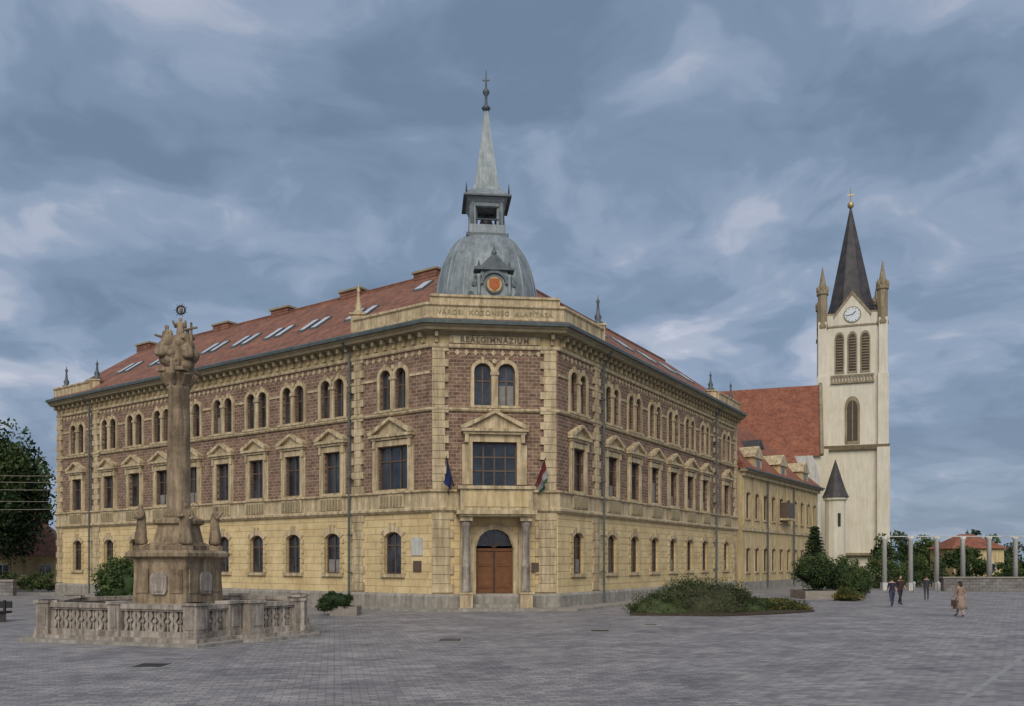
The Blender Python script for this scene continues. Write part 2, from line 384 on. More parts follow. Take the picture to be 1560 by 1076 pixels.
mb.box(c-.03,c+.03,.29,.36,.36,3.2,'black')
mb.box(c-1.02,c+1.02,.28,.42,3.25,3.4,'door')
pts=[(c+1.02-2.04*i/12,arc_z(c+1.02-2.04*i/12,c,2.05,4.45,1.02)) for i in range(13)]
mb.add([(x,.38,z) for x,z in pts],[tuple(range(13))],'glass')
for a in (-60,-30,0,30,60):
    mb.beam((c,.36,3.43),(c+.98*math.sin(R_(a)),.36,3.43+.98*math.cos(R_(a))),.025,'frame')
mb.box(c-2.1,c+2.1,-1.7,.0,0,.17,'plinth'); mb.box(c-1.3,c+1.3,-.9,.3,.17,.352,'plinth')
for sg in (-1,1):
    x=c+sg*1.62
    mb.box(x-.34,x+.34,-1.25,-.55,.17,.9,'trim'); mb.box(x-.4,x+.4,-1.3,-.5,.9,1.0,'trim')
    mb.lathe(x,-.9,[(.27,1.0),(.27,1.08),(.23,1.15),(.22,2.3),(.25,2.35),(.25,2.45),(.21,2.5),(.19,4.55),(.24,4.62),(.24,4.7),(.3,4.85)],16,'sandl')
    mb.box(x-.33,x+.33,-1.25,.0,4.85,5.2,'trim')
    mb.box(x-.3,x+.3,-.25,.03,.9,4.85,'trim')
mb.box(c-2.15,c+2.15,-1.55,.0,5.2,5.42,'trim'); mb.box(c-2.0,c+2.0,-1.42,.0,5.1,5.2,'trim')
mb.box(c-1.95,c+1.95,-1.4,-1.2,5.42,6.55,'trim')
for sg in (-1,1):
    a,b=sorted((c+sg*1.95,c+sg*1.76)); mb.box(a,b,-1.2,0,5.42,6.55,'trim')
mb.box(c-2.08,c+2.08,-1.52,-1.1,6.55,6.72,'trim')
for sg in (-1,1):
    a,b=sorted((c+sg*2.08,c+sg*1.66)); mb.box(a,b,-1.1,0,6.55,6.72,'trim')
for i in range(3):
    mb.box(c-1.7+i*1.18,c-.66+i*1.18,-1.44,-1.38,5.6,6.4,'cream')
for sg in (-1,1):
    x=c+sg*2.25
    mb.beam((x,0,6.8),(x+sg*.45,-1.0,8.3),.03,'black')
chmw=frame(Ap,(Bp[0]-Ap[0],Bp[1]-Ap[1]))
mb.box(W-1.5,W-1.1,-.14,-.05,2.1,2.6,'frame')
mb.box(c-2.5,c+2.5,-.17,.0,14.64,15.06,'trim')
mb.obj('corner_facade',school,chmw)
mb=MB()
mb.box(LL-1.15,LL-.6,-.08,.02,2.1,2.7,'frame'); mb.box(LL-1.3,LL-.5,-.06,.02,3.0,4.0,'white')
mb.obj('wall_plaque',school,frame(Lp,(Ap[0]-Lp[0],Ap[1]-Lp[1])))
def cloth(name,x0,sg,cols):
    mbx=MB()
    P0=Vector((x0+sg*.42,-.93,8.2)); P1=Vector((x0+sg*.1,-.22,7.1))
    n=7
    rows=[]
    for j in range(n+1):
        t=j/n; a=P0.lerp(P1,t)
        for k in range(6):
            q=k/5; rows.append((a.x+.1*math.sin(t*9+q*3)*q+sg*.12*q,a.y+.12*math.sin(t*7+q*2)*q+(-.05),a.z-q*1.2*(1-.35*t)))
    for k in range(5):
        mat=cols[min(k*len(cols)//5,len(cols)-1)]
        vs=[];fs=[]
        for j in range(n+1): vs+= [rows[j*6+k],rows[j*6+k+1]]
        fs=[(2*j,2*j+1,2*j+3,2*j+2) for j in range(n)]
        mbx.add(vs,fs,mat,True)
    o=mbx.obj(name,school,chmw,False)
fr=mott('flag_red',(.12,.02,.02),(.18,.03,.03)); fb=mott('flag_blue',(.02,.03,.11),(.03,.05,.16)); fw=mott('flag_white',(.2,.2,.2),(.3,.3,.3)); fg=mott('flag_green',(.02,.07,.03),(.03,.09,.04))
cloth('eu_flag',c-2.25,-1,[fb]); cloth('national_flag',c+2.25,1,[fr,fw,fg])
def text(body,size,mat,mw,parent,name,ext=.02):
    cu=bpy.data.curves.new(name,'FONT'); cu.body=body; cu.size=size; cu.extrude=ext; cu.align_x='CENTER'; cu.space_character=1.2; cu.offset=.008
    o=bpy.data.objects.new(name,cu); S.collection.objects.link(o); cu.materials.append(M[mat]); o.matrix_world=mw; o.parent=parent; return o
rx=Matrix.Rotation(math.pi/2,4,'X')
text('REÁLGIMNÁZIUM',.42,'frame',chmw@Matrix.Translation((c,-.18,14.70))@rx,school,'frieze_inscription')

mb=MB()
sweep(mb,path,[(-.1,-.05),(.22,-.05),(.22,.75),(.12,.88),(-.1,.9)],'plinth')
sweep(mb,path,[(-.1,5.35),(.1,5.35),(.24,5.48),(.24,5.6),(.14,5.66),(.14,6.42),(.28,6.5),(.28,6.6),(.04,6.63),(-.1,6.63)],'trim')
sweep(mb,path,[(-.1,10.92),(.1,10.92),(.16,11.0),(.16,11.1),(.03,11.13),(-.1,11.13)],'trim')
sweep(mb,path,[(-.1,14.40),(.1,14.40),(.13,14.46),(.13,14.6),(.04,14.62),(-.1,14.62)],'trim')
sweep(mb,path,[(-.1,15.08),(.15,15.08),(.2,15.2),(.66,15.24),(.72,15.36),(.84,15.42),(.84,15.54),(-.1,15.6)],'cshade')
sweep(mb,path,[(.8,15.545),(.98,15.50),(1.0,15.66),(.92,15.74),(-.3,15.93),(-.3,15.65)],'gutter')
mb.obj('cornices_and_plinth',school)

def sub(P,Q,a,b):
    P=Vector(P);Q=Vector(Q);d=(Q-P).normalized(); return P+d*a,P+d*b
mb=MB()
la,_=sub(Ap,Lp,5.3,0); ra,_=sub(Bp,Rp,4.8,0)
pp=[tuple(la),Ap,Bp,tuple(ra)]
D5=.5
def off_prof(p,d): return [(a+d,z) for a,z in p]
sweep(mb,pp,off_prof([(-.1,15.6),(.10,15.6),(.10,15.95),(.02,16.0),(.02,16.5),(.12,16.58),(.12,16.7),(-.95,16.72),(-.95,15.6)],D5),'trim')
sweep(mb,[Ap,Bp],off_prof([(-.6,16.71),(.05,16.71),(.05,16.98),(.14,17.03),(.14,17.15),(-.9,17.17)],D5),'trim')
def pinn(mb,p,z0,h,mat='zincdark',r=.3):
    x,y=p
    mb.box(x-.38,x+.38,y-.38,y+.38,z0-.3,z0+.75,'trim'); mb.box(x-.46,x+.46,y-.46,y+.46,z0+.75,z0+.87,'trim')
    mb.lathe(x,y,[(r,z0+.87),(r*1.1,z0+1.0),(r*.5,z0+1.15),(r*.75,z0+1.35),(r*.35,z0+1.6),(r*.2,z0+h*.8),(r*.4,z0+h*.85),(r*.1,z0+h*.92),(.01,z0+h)],10,mat)
pinn(mb,(la.x-.1,la.y-.05),16.2,2.7,'trim'); pinn(mb,(ra.x+.1,ra.y-.05),16.1,2.7)
l1,l2=sub(Lp,Ap,.2,5.6); sweep(mb,[tuple(l1),tuple(l2)],off_prof([(-.35,15.7),(.05,15.7),(.05,16.5),(.14,16.6),(.14,16.7),(-.65,16.72)],.35),'trim')
pinn(mb,(l1.x+.5,l1.y+.2),16.0,2.7); pinn(mb,(l2.x+.1,l2.y+.2),16.0,2.5)
r1,r2=sub(Rp,Bp,.2,6.0); sweep(mb,[tuple(r2),tuple(r1)],off_prof([(-.35,15.7),(.05,15.7),(.05,16.5),(.14,16.6),(.14,16.7),(-.65,16.72)],.35),'trim')
pinn(mb,(r1.x-.4,r1.y+.1),16.0,2.7); pinn(mb,(r2.x-.3,r2.y+.1),16.0,2.5)
mb.obj('attic_parapets',school)
text('VÁROSI  KÖZÖNSÉG  ALAPÍTÁSA',.36,'cshade',chmw@Matrix.Translation((c,-.03-D5,16.1))@rx,school,'attic_inscription')

mb=MB()
E=offs(path,.75); Rg=offs(path,-6.2)
Bk=offs([Lp,(-.9,43.3),Rp],-12.6)
zE,zR=15.75,21.0
dl=(Vector(Ap)-Vector(Lp)).normalized(); dr=(Vector(Rp)-Vector(Bp)).normalized()
rl=Rg[0]+dl*2.2; rr=Rg[3]-dr*1.5
V=[(*E[0],zE),(*E[1],zE),(*E[2],zE),(*E[3],zE),(*rl,zR),(*Rg[1],zR),(*Rg[2],zR),(*rr,zR),(*Bk[0],zE),(*Bk[1],zE),(*Bk[2],zE)]
mb.add(V,[(0,1,5,4),(1,2,6,5),(2,3,7,6),(4,5,9,8),(5,6,9),(6,7,10,9),(0,4,8),(3,10,7)],'tile')
mb.obj('tiled_roof',school)
mb=MB()
for P,Q in ((Bk[0],Bk[1]),(Bk[1],Bk[2]),(Vector(Lp),Bk[0]),(Vector(Rp),Bk[2])):
    mb.add([(*P,0),(*Q,0),(*Q,15.8),(*P,15.8)],[(0,1,2,3)],'cream')
mb.obj('rear_walls',school,None,False)
mb=MB()
mb.beam((*rl,zR+.02),(*Rg[1],zR+.02),.14,'tile'); mb.beam((*Rg[2],zR+.02),(*rr,zR+.02),.14,'tile')
mb.obj('roof_ridge',school)
lmw=frame(Lp,dl)
mb=MB()
slope=(zR-zE)/(6.2+.75)
def rz(y): return zE+slope*(y+.75)
for sA in (5.4,12.2,19.5,26.5,37.2):
    s=LL-sA; h=.75
    mb.box(s-1.0,s+.9,5.9,6.6,rz(5.6)-1,zR+.3,'tile'); mb.box(s-1.1,s+1.0,5.8,6.7,zR+.3,zR+.43,'cshade')
def skyl(mb,s,y0,y1,w):
    mb.hexa([(s-w,y0,rz(y0)-.05),(s+w,y0,rz(y0)-.05),(s+w,y1,rz(y1)-.05),(s-w,y1,rz(y1)-.05),
                 (s-w,y0,rz(y0)+.12),(s+w,y0,rz(y0)+.12),(s+w,y1,rz(y1)+.12),(s-w,y1,rz(y1)+.12)],'gutter')
    v=w-.08
    mb.hexa([(s-v,y0+.1,rz(y0+.1)+.1),(s+v,y0+.1,rz(y0+.1)+.1),(s+v,y1-.1,rz(y1-.1)+.1),(s-v,y1-.1,rz(y1-.1)+.1),
                 (s-v,y0+.1,rz(y0+.1)+.15),(s+v,y0+.1,rz(y0+.1)+.15),(s+v,y1-.1,rz(y1-.1)+.15),(s-v,y1-.1,rz(y1-.1)+.15)],'skylight')
for sA in (7.4,11.6,15.1,18.6,22.1,28.6,33):
    for q in (-.55,.55): skyl(mb,LL-sA+q,1.5,2.9,.3)
skyl(mb,LL-4.4,4.0,5.1,.4)
mb.obj('chimneys_and_skylights',school,lmw)
mb=MB(); rmw=frame(Bp,dr)
for s in (8.7,13,17.4,21.6,25.4):
    for q in (-.5,.5): skyl(mb,s+q,1.4,2.6,.28)
mb.obj('roof_windows',school,rmw)

# dome
mb=MB(); dx,dy=-1.55,50.0; a8=R_(22.5)+R_(6)
prof=[]
for i in range(17):
    t=i/16; ang=t*R_(72)
    r=.7+2.45*math.cos(ang)**.85 ; z=17.1+4.95*math.sin(ang)/math.sin(R_(72)); prof.append((r if i<16 else 1.3,z))
mb.lathe(dx,dy,[(3.45,16.0),(3.45,16.85),(3.3,17.0)]+prof+[(1.25,22.1)],32,'zinc')
for i in range(16):
    a=2*math.pi*i/16
    for (r0,z0),(r1,z1) in zip(prof[:-1],prof[1:]):
        mb.beam((dx+r0*math.cos(a),dy+r0*math.sin(a),z0),(dx+r1*math.cos(a),dy+r1*math.sin(a),z1),.03,'zinc',n=4)
def sq(h): return [(dx+h*math.cos(a8+R_(22.5)+math.pi/2*i),dy+h*math.sin(a8+R_(22.5)+math.pi/2*i)) for i in range(4)]
mb.prismz(sq(1.75),22.0,22.2,'zincdark'); mb.prismz(sq(1.5),22.2,22.75,'zinc')
for x,y in sq(1.18):
    mb.lathe(x,y,[(.2,22.75),(.17,24.0),(.22,24.1)],8,'zinc')
    mb.lathe(dx+(x-dx)*.95,dy+(y-dy)*.95,[(.27,22.75),(.24,24.12)],4,'zinc',False,a8)
p4=sq(1.3)
for i in range(4):
    A_=Vector(p4[i]);B_=Vector(p4[(i+1)%4])
    mb.beam((*A_.lerp(B_,.12),23.95),(*A_.lerp(B_,.88),23.95),.16,'zinc'); mb.beam((*A_.lerp(B_,.1),23.1),(*A_.lerp(B_,.9),23.1),.05,'zincdark')
mb.lathe(dx,dy,[(.25,22.8),(.42,23.1),(.3,23.5),(.05,23.7)],12,'black')
mb.prismz(sq(1.45),24.08,24.3,'zinc',sq(1.7)); mb.prismz(sq(1.98),24.3,24.4,'zincdark')
mb.prismz(sq(1.95),24.4,24.95,'zinc',sq(1.15)); mb.prismz(sq(1.15),24.95,25.5,'zinc',sq(.93)); mb.prismz(sq(.93),25.5,30.0,'zinc',sq(.13))
mb.lathe(dx,dy,[(.12,29.9),(.28,30.1),(.1,30.3),(.07,30.8),(.2,31.0),(.2,31.15),(.06,31.3),(.03,32.2),(.01,32.4)],10,'zincdark')
mb.box(dx-.22,dx+.22,dy-.03,dy+.03,31.75,31.83,'zincdark')
for k in range(4):
    cx,cy=sq(1.75)[k]; mb.lathe(cx,cy,[(.06,24.4),(.04,24.9),(.005,25.1)],6,'zincdark')
mb.v=[(x,y,z-.35) for x,y,z in mb.v]
mb.obj('dome_and_lantern',school)
# coat of arms dormer
mb=MB()
mb.box(c-1.0,c+1.0,.1,2.4,17.5,18.9,'zincdark'); 
mb.prism([(c-1.05,17.64),(c+1.05,17.64),(c+.95,18.6),(c+.7,19.2),(c-.7,19.2),(c-.95,18.6)],.0,.5,'zinc')
for sg in (-1,1):
    mb.lathe(c+sg*.85,-.05,[(.14,17.64),(.1,18.0),(.13,18.8),(.16,18.95)],8,'zinc')
    mb.prism([(c+sg*1.0,17.64),(c+sg*1.5,17.64),(c+sg*1.3,17.95),(c+sg*1.15,18.2),(c+sg*1.05,18.7),(c+sg*1.0,18.75)],.05,.3,'zinc')
    mb.disc((c+sg*1.3,17.85),.18,-.02,.2,'zincdark',12)
    mb.disc((c+sg*1.12,18.45),.13,-.02,.2,'zincdark',12)
    mb.lathe(c+sg*.85,.05,[(.16,19.25),(.2,19.35),(.08,19.5),(.01,19.8)],8,'zincdark')
archband(mb,c,1.25,19.05,.62,.16,-.14,.1,'zincdark')
mb.disc((c,18.4),.50,-.12,.05,'zincdark'); mb.disc((c,18.4),.42,-.16,.0,'gold')
mb.prism([(c-.28,18.7),(c+.28,18.7),(c+.28,18.3),(c,18.03),(c-.28,18.3)],-.2,-.1,'shield')
mb.box(c-1.12,c+1.12,-.2,.6,19.2,19.34,'zincdark')
mb.prism([(c-.85,19.34),(c+.85,19.34),(c+.2,20.0),(c,20.15),(c-.2,20.0)],-.1,1.4,'zincdark')
mb.lathe(c,.0,[(.1,20.0),(.16,20.2),(.06,20.35),(.01,20.6)],8,'zincdark')
mb.v=[(x,y+.2,z-.4) for x,y,z in mb.v]
mb.obj('coat_of_arms_dormer',school,chmw)

# ------------------------------------------------------------ annex
annex=empty('yellow_annex_building')
P=(20.7,75.3); Q=(35.2,96.3)
mb=MB(); Lg=(Vector(Q)-Vector(P)).length
bs=[1.6+i*2.5 for i in range(10)]
wall(mb,0,Lg,0,5.6,[(s,1.1,1.7,3.9,.2) for s in bs],'cream'); wall(mb,0,Lg,5.6,11,[(s,1.1,6.6,9.0,.2) for s in bs],'cream')
for s in bs:
    for zb,zt in ((1.7,3.9),(6.6,9.0)):
        window(mb,s,1.1,zb,zt,.2,1,(.65,)); archband(mb,s,1.1,zt,.2,.22,-.06,.03,'trim',6); mb.box(s-.7,s+.7,-.12,.05,zb-.15,zb,'trim')
        for sg in(-1,1):
            a,b=sorted((s+sg*.55,s+sg*.75)); mb.box(a,b,-.055,.03,zb,zt-.2,'trim')
    mb.box(s-1.33,s-1.17,-.08,.02,5.9,10.4,'trim')
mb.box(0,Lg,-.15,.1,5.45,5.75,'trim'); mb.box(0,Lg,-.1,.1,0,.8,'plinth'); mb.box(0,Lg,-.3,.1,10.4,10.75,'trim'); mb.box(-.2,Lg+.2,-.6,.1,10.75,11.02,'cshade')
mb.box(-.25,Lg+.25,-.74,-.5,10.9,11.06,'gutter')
for px in (6.8,15.5): mb.beam((px,-.2,.2),(px,-.2,10.6),.08,'gutter')
mb.add([(-.2,-.55,11.03),(Lg+.2,-.55,11.03),(Lg-5,5.5,16.9),(-.2,5.5,18.2),(Lg+.2,11,11.03),(-.2,11,11.03)],[(0,1,2,3),(3,2,4,5),(1,4,2),(0,3,5)],'tile2')
mb.box(Lg-.4,Lg,0.5,10.6,0,11,'cream'); mb.box(0,Lg,10.2,10.6,0,11,'cream')
for s in (4.2,12,20):
    mb.box(s-1.1,s+1.1,-.1,2.0,11.0,12.4,'cream'); mb.prism([(s-1.35,12.4),(s+1.35,12.4),(s+.7,13.0),(s,13.5),(s-.7,13.0)],-.22,2.6,'trim')
    mb.box(s-.4,s+.4,-.13,.0,11.3,12.2,'glass'); mb.box(s-1.2,s+1.2,-.26,.0,12.3,12.45,'trim')
for s in (8.2,): 
    mb.box(s-.8,s+.8,1.2,3.2,12.4,13.8,'slate'); mb.prism([(s-1.0,13.8),(s+1.0,13.8),(s,14.7)],.9,4.2,'slate'); mb.box(s-.5,s+.5,1.15,1.3,12.9,13.6,'glass')
mb.box(11.3,13.3,-.75,-.0,7.0,8.6,'frame')
mb.box(11.1,13.5,-.9,.0,6.8,7.0,'trim')
mb.obj('annex_body',annex,frame(P,(Q[0]-P[0],Q[1]-P[1])))

# ------------------------------------------------------------ church
church=empty('gothic_church')
mb=MB(); h=4.7
def rect(h): return [(-h,-h),(h,-h),(h,h),(-h,h)]
def lancet_pts(sc,w,zb,zt,k=6):
    rise=w*.85; pts=[(sc-w/2,zb),(sc+w/2,zb),(sc+w/2,zt-rise)]
    for i in range(1,k): t=i/k; pts.append((sc+w/2*math.cos(t*math.pi/2)**.9*1.0,zt-rise+rise*math.sin(t*math.pi/2)**1.0))
    pts.append((sc,zt)); pts+=[(2*sc-x,z) for x,z in reversed(pts[2:-1])]
    return pts
mb.prismz(rect(h),0,43,'church')
for sx in (-1,1):
    for sy in (-1,1):
        for (b0,z0,z1) in ((.95,0,21),(.8,21,33),(.65,33,42)):
            x=sx*(h-.1); y=sy*(h-.1); mb.box(x-b0,x+b0,y-b0,y+b0,z0,z1,'church')
        x=sx*(h-.15); y=sy*(h-.15)
        mb.lathe(x,y,[(.95,41.0),(.95,41.5),(.8,41.6),(.8,46.4),(1.0,46.6),(1.0,47.2)],8,'churchtrim',False,R_(22.5))
        for i in range(8):
            a=math.pi/4*i; mb.box(x+.85*math.cos(a)-.14,x+.85*math.cos(a)+.14,y+.85*math.sin(a)-.14,y+.85*math.sin(a)+.14,47.2,47.9,'churchtrim')
        mb.lathe(x,y,[(.7,47.2),(.6,47.8),(.03,51.3)],8,'churchtrim',False)
for rot in range(4):
    Mr=Matrix.Rotation(rot*math.pi/2,4,'Z'); t=MB()
    for sc in (-1.95,0,1.95):
        t.prism(lancet_pts(sc,1.5,33.4,40.2),-h-.12,-h+.1,'churchtrim'); t.prism(lancet_pts(sc,1.1,33.7,39.8),-h-.14,-h-.1,'louvre')
        for z in range(12): t.box(sc-.5,sc+.5,-h-.24,-h-.13,34+z*.45,34.12+z*.45,'churchtrim')
    t.prism(lancet_pts(0,2.3,21.8,29.6),-h-.1,-h+.1,'churchtrim'); t.prism(lancet_pts(0,1.6,22.3,28.9),-h-.13,-h-.08,'louvre')
    t.beam((0,-h-.14,22.3),(0,-h-.14,28.8),.09,'churchtrim')
    t.box(-3.3,3.3,-h-.35,-h+.1,31.7,32.0,'churchtrim'); t.box(-3.3,3.3,-h-.35,-h-.2,32.9,33.1,'churchtrim')
    for i in range(14): t.box(-3.2+i*.475,-3.0+i*.475,-h-.32,-h-.22,32,32.9,'churchtrim')
    t.prism([(-2.7,41.3),(2.7,41.3),(2.7,42.8),(0,46.2),(-2.7,42.8)],-h-.06,-h+.6,'church')
    for sg in (-1,1): t.prism([(sg*2.85,42.5),(sg*2.85,43.0),(0,46.8),(0,46.2)],-h-.2,-h+.7,'churchtrim')
    t.disc((0,42.9),1.35,-h-.16,-h,'churchtrim',32); t.disc((0,42.9),1.18,-h-.2,-h,'clock',32)
    for k in range(12):
        a=math.pi/6*k; t.beam((.95*math.sin(a),-h-.21,42.9+.95*math.cos(a)),(1.1*math.sin(a),-h-.21,42.9+1.1*math.cos(a)),.05,'black',n=4)
    t.beam((0,-h-.23,42.9),(.5,-h-.23,43.4),.08,'black',n=4); t.beam((0,-h-.23,42.9),(-.95,-h-.23,42.75),.06,'black',n=4)
    mb.merge(t,Mr)
mb.prismz(rect(h+.55),20.8,21.5,'churchtrim',rect(h+.95)); mb.prismz(rect(h+.12),41.0,41.25,'churchtrim'); mb.prismz(rect(h+1.0),3.6,4.0,'churchtrim')
mb.prismz(rect(h+.5),0,.9,'churchtrim')
mb.prismz(rect(h-.2),43.0,43.4,'churchtrim')
mb.lathe(0,0,[(4.3,43.2),(3.5,46.0),(.12,62.2)],8,'slate',False,R_(22.5))
mb.lathe(0,0,[(.12,62),(.5,62.4),(.5,62.9),(.1,63.3),(.06,65.5)],10,'goldc'); mb.box(-.5,.5,-.06,.06,64.3,64.45,'goldc')
tm=Matrix.Translation((57.1,141,0))@Matrix.Rotation(R_(-19),4,'Z')
mb.obj('bell_tower',church,tm)
# nave, local frame: origin = front right corner, rotated with the tower
mb=MB()
mb.box(-30,0,.6,19.5,0,19.0,'church')
mb.add([(-30,-.1,18.7),(.2,-.1,18.7),(.2,10,31.4),(-30,10,31.4),(-30,20.2,18.7),(.2,20.2,18.7)],[(0,1,2,3),(3,2,5,4)],'tile2')
mb.add([(0,.6,18.8),(0,19.5,18.8),(0,10,31.1)],[(0,1,2)],'church')
mb.beam((.15,-.2,18.8),(.15,10,31.6),.3,'churchtrim'); mb.beam((.15,20.3,18.8),(.15,10,31.6),.3,'churchtrim')
for i in range(6):
    x=-4-i*4.4; mb.box(x-.5,x+.5,-.8,.7,0,16.5,'church'); mb.prism(lancet_pts(x-2.2,1.6,6,14.5),.48,.65,'black')
mb.prism([(-5.5,0),(-.2,0),(-.2,15.5),(-1.2,18.4),(-5.5,18.4)],-3.0,.7,'white')
mb.obj('nave',church,Matrix.Translation((46.9,127,0))@Matrix.Rotation(R_(-19),4,'Z'))
mb=MB()
mb.box(28,39.5,116.5,126.9,0,15.5,'church')
mb.add([(27.5,115.8,15.4),(40,115.8,15.4),(38.5,121,22.5),(27.5,121,22.5),(40,127,15.4),(27.5,127,15.4)],[(0,1,2,3),(3,2,4,5),(1,4,2)],'tile2')
mb.lathe(50.0,129.3,[(1.5,0),(1.5,11.9),(1.8,12.1),(1.8,12.5)],12,'church',False); mb.lathe(50.0,129.3,[(2.0,12.5),(1.5,13.6),(.05,18.3)],12,'slate',False)
mb.box(49.8,50.2,127.7,127.95,8,10,'black')
mb.obj('stair_turret_and_chapel',church)

# ------------------------------------------------------------ Ground
def sheet(name,pts,z,mat):
    m_=MB(); m_.add([(x,y,z) for x,y in pts],[tuple(range(len(pts)))],mat); return m_.obj(name,None,None,False)
M['grass']=mott('grass',(.04,.06,.02),(.08,.10,.035),.3)
sheet('ground',[(-900,-60),(900,-60),(900,1500),(-900,1500)],-.01,'grass')
m,nt,b=newmat('paving_setts'); L=nt.links
tc=N(nt,'ShaderNodeTexCoord'); mp=N(nt,'ShaderNodeMapping'); mp.inputs['Rotation'].default_value=(0,0,R_(-12)); L.new(tc.outputs['Object'],mp.inputs[0])
br=N(nt,'ShaderNodeTexBrick'); br.inputs['Scale'].default_value=1; br.inputs['Brick Width'].default_value=.34; br.inputs['Row Height'].default_value=.18; br.inputs['Mortar Size'].default_value=.012
br.inputs['Color1'].default_value=(.35,.33,.32,1); br.inputs['Color2'].default_value=(.21,.20,.205,1); br.inputs['Mortar'].default_value=(.14,.13,.13,1); br.inputs['Mortar Smooth'].default_value=.5
L.new(mp.outputs[0],br.inputs['Vector'])
br2=N(nt,'ShaderNodeTexBrick'); br2.offset=.5; br2.inputs['Scale'].default_value=1; br2.inputs['Brick Width'].default_value=2.6; br2.inputs['Row Height'].default_value=1.1; br2.inputs['Mortar Size'].default_value=.03
br2.inputs['Color1'].default_value=(1.06,1.06,1.06,1); br2.inputs['Color2'].default_value=(.92,.92,.93,1); br2.inputs['Mortar'].default_value=(.9,.9,.9,1)
L.new(mp.outputs[0],br2.inputs['Vector'])
n1=N(nt,'ShaderNodeTexNoise'); n1.inputs['Scale'].default_value=.4; n1.inputs['Detail'].default_value=12; n1.inputs['Roughness'].default_value=.78; L.new(tc.outputs['Object'],n1.inputs['Vector'])
r1=N(nt,'ShaderNodeValToRGB'); r1.color_ramp.elements[0].position=.36; r1.color_ramp.elements[1].position=.64; r1.color_ramp.elements[0].color=(.62,.61,.63,1); r1.color_ramp.elements[1].color=(1.25,1.22,1.18,1); L.new(n1.outputs['Fac'],r1.inputs[0])
x1=N(nt,'ShaderNodeMix',data_type='RGBA',blend_type='MULTIPLY'); x1.inputs[0].default_value=1; L.new(br.outputs['Color'],x1.inputs[6]); L.new(r1.outputs[0],x1.inputs[7])
x2=N(nt,'ShaderNodeMix',data_type='RGBA',blend_type='MULTIPLY'); x2.inputs[0].default_value=1; L.new(x1.outputs[2],x2.inputs[6]); L.new(br2.outputs['Color'],x2.inputs[7])
L.new(x2.outputs[2],b.inputs['Base Color']); b.inputs['Roughness'].default_value=.65; b.inputs['Specular IOR Level'].default_value=.3
bp=N(nt,'ShaderNodeBump'); bp.invert=True; bp.inputs['Strength'].default_value=.5; bp.inputs['Distance'].default_value=.015; L.new(br.outputs['Fac'],bp.inputs['Height']); L.new(bp.outputs[0],b.inputs['Normal'])
M['paving']=m
sheet('plaza_paving',[(-110,-40),(110,-40),(110,72),(45,80),(40,98),(22,90),(-20,72),(-60,100),(-110,100)],0,'paving')
M['channel']=mott('granite_channel',(.24,.24,.24),(.33,.32,.31),3)
mb=MB()
def strip(p,q,w,z):
    p=Vector(p);q=Vector(q);d=(q-p).normalized();n_=Vector((-d.y,d.x))*w/2
    mb.add([(*(p-n_),z),(*(q-n_),z),(*(q+n_),z),(*(p+n_),z)],[(0,1,2,3)],'channel')
strip((5.5,12),(24,36),.14,.004); strip((24.2,36.3),(42,56),.14,.004)
mb.obj('drainage_channel',None,None,False)
def grate(name,x,y,w,d):
    m_=MB(); m_.box(x-w/2,x+w/2,y-d/2,y+d/2,-.02,.006,'plinth')
    for i in range(9): 
        xx=x-w/2+.06+i*(w-.12)/9; m_.box(xx,xx+(w-.12)/11,y-d/2+.05,y+d/2-.05,0,.012,'black')
    m_.obj(name)
grate('manhole_cover',-9.3,21.6,.9,.8); grate('manhole_cover',-2.1,28.5,.85,.8); grate('manhole_cover',3.4,32.3,.8,.8); grate('manhole_cover',5.9,35.5,.6,.5)
mb=MB(); sweep(mb,path,[(.0,-.05),(1.6,-.05),(1.6,.1),(.0,.13)],'plinth'); mb.obj('pavement')

# ------------------------------------------------------------ foliage
def foliage(mb_lists,center,rad,n,leaf,mats,clumps=30,shape=None,flat=0):
    cc=[]
    while len(cc)<clumps:
        p=rng.uniform(-1,1,3); r=np.linalg.norm(p)
        if r<=1 and r>.35: cc.append(p*(0.62+.38*rng.random())/max(r,.01)*min(r+.25,.9))
    cc=np.array(cc)
    per=n//clumps
    V=[];F=[];MI=[]
    for k in range(clumps):
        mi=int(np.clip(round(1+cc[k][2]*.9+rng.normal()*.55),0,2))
        cr=rng.uniform(.22,.42)
        d=rng.normal(size=(per,3)); d/=np.linalg.norm(d,axis=1)[:,None]; d*=cr*rng.random((per,1))**.4
        P=(cc[k]+d)*np.array(rad)+np.array(center)
        P=P[P[:,2]>.05]
        for p in P:
            u=rng.normal(size=3); u/=np.linalg.norm(u); w=rng.normal(size=3); w-=w.dot(u)*u; w/=np.linalg.norm(w)
            l=leaf*rng.uniform(.6,1.3); o=len(V)
            V+= [p-u*l,p-w*l*.5,p+u*l,p+w*l*.5]; F.append((o,o+1,o+2,o+3)); MI.append(mi if rng.random()<.8 else int(rng.integers(0,3)))
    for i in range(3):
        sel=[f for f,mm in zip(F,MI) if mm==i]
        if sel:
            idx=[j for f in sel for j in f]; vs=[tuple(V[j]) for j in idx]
            mb_lists.add(vs,[(4*q,4*q+1,4*q+2,4*q+3) for q in range(len(sel))],mats[i])
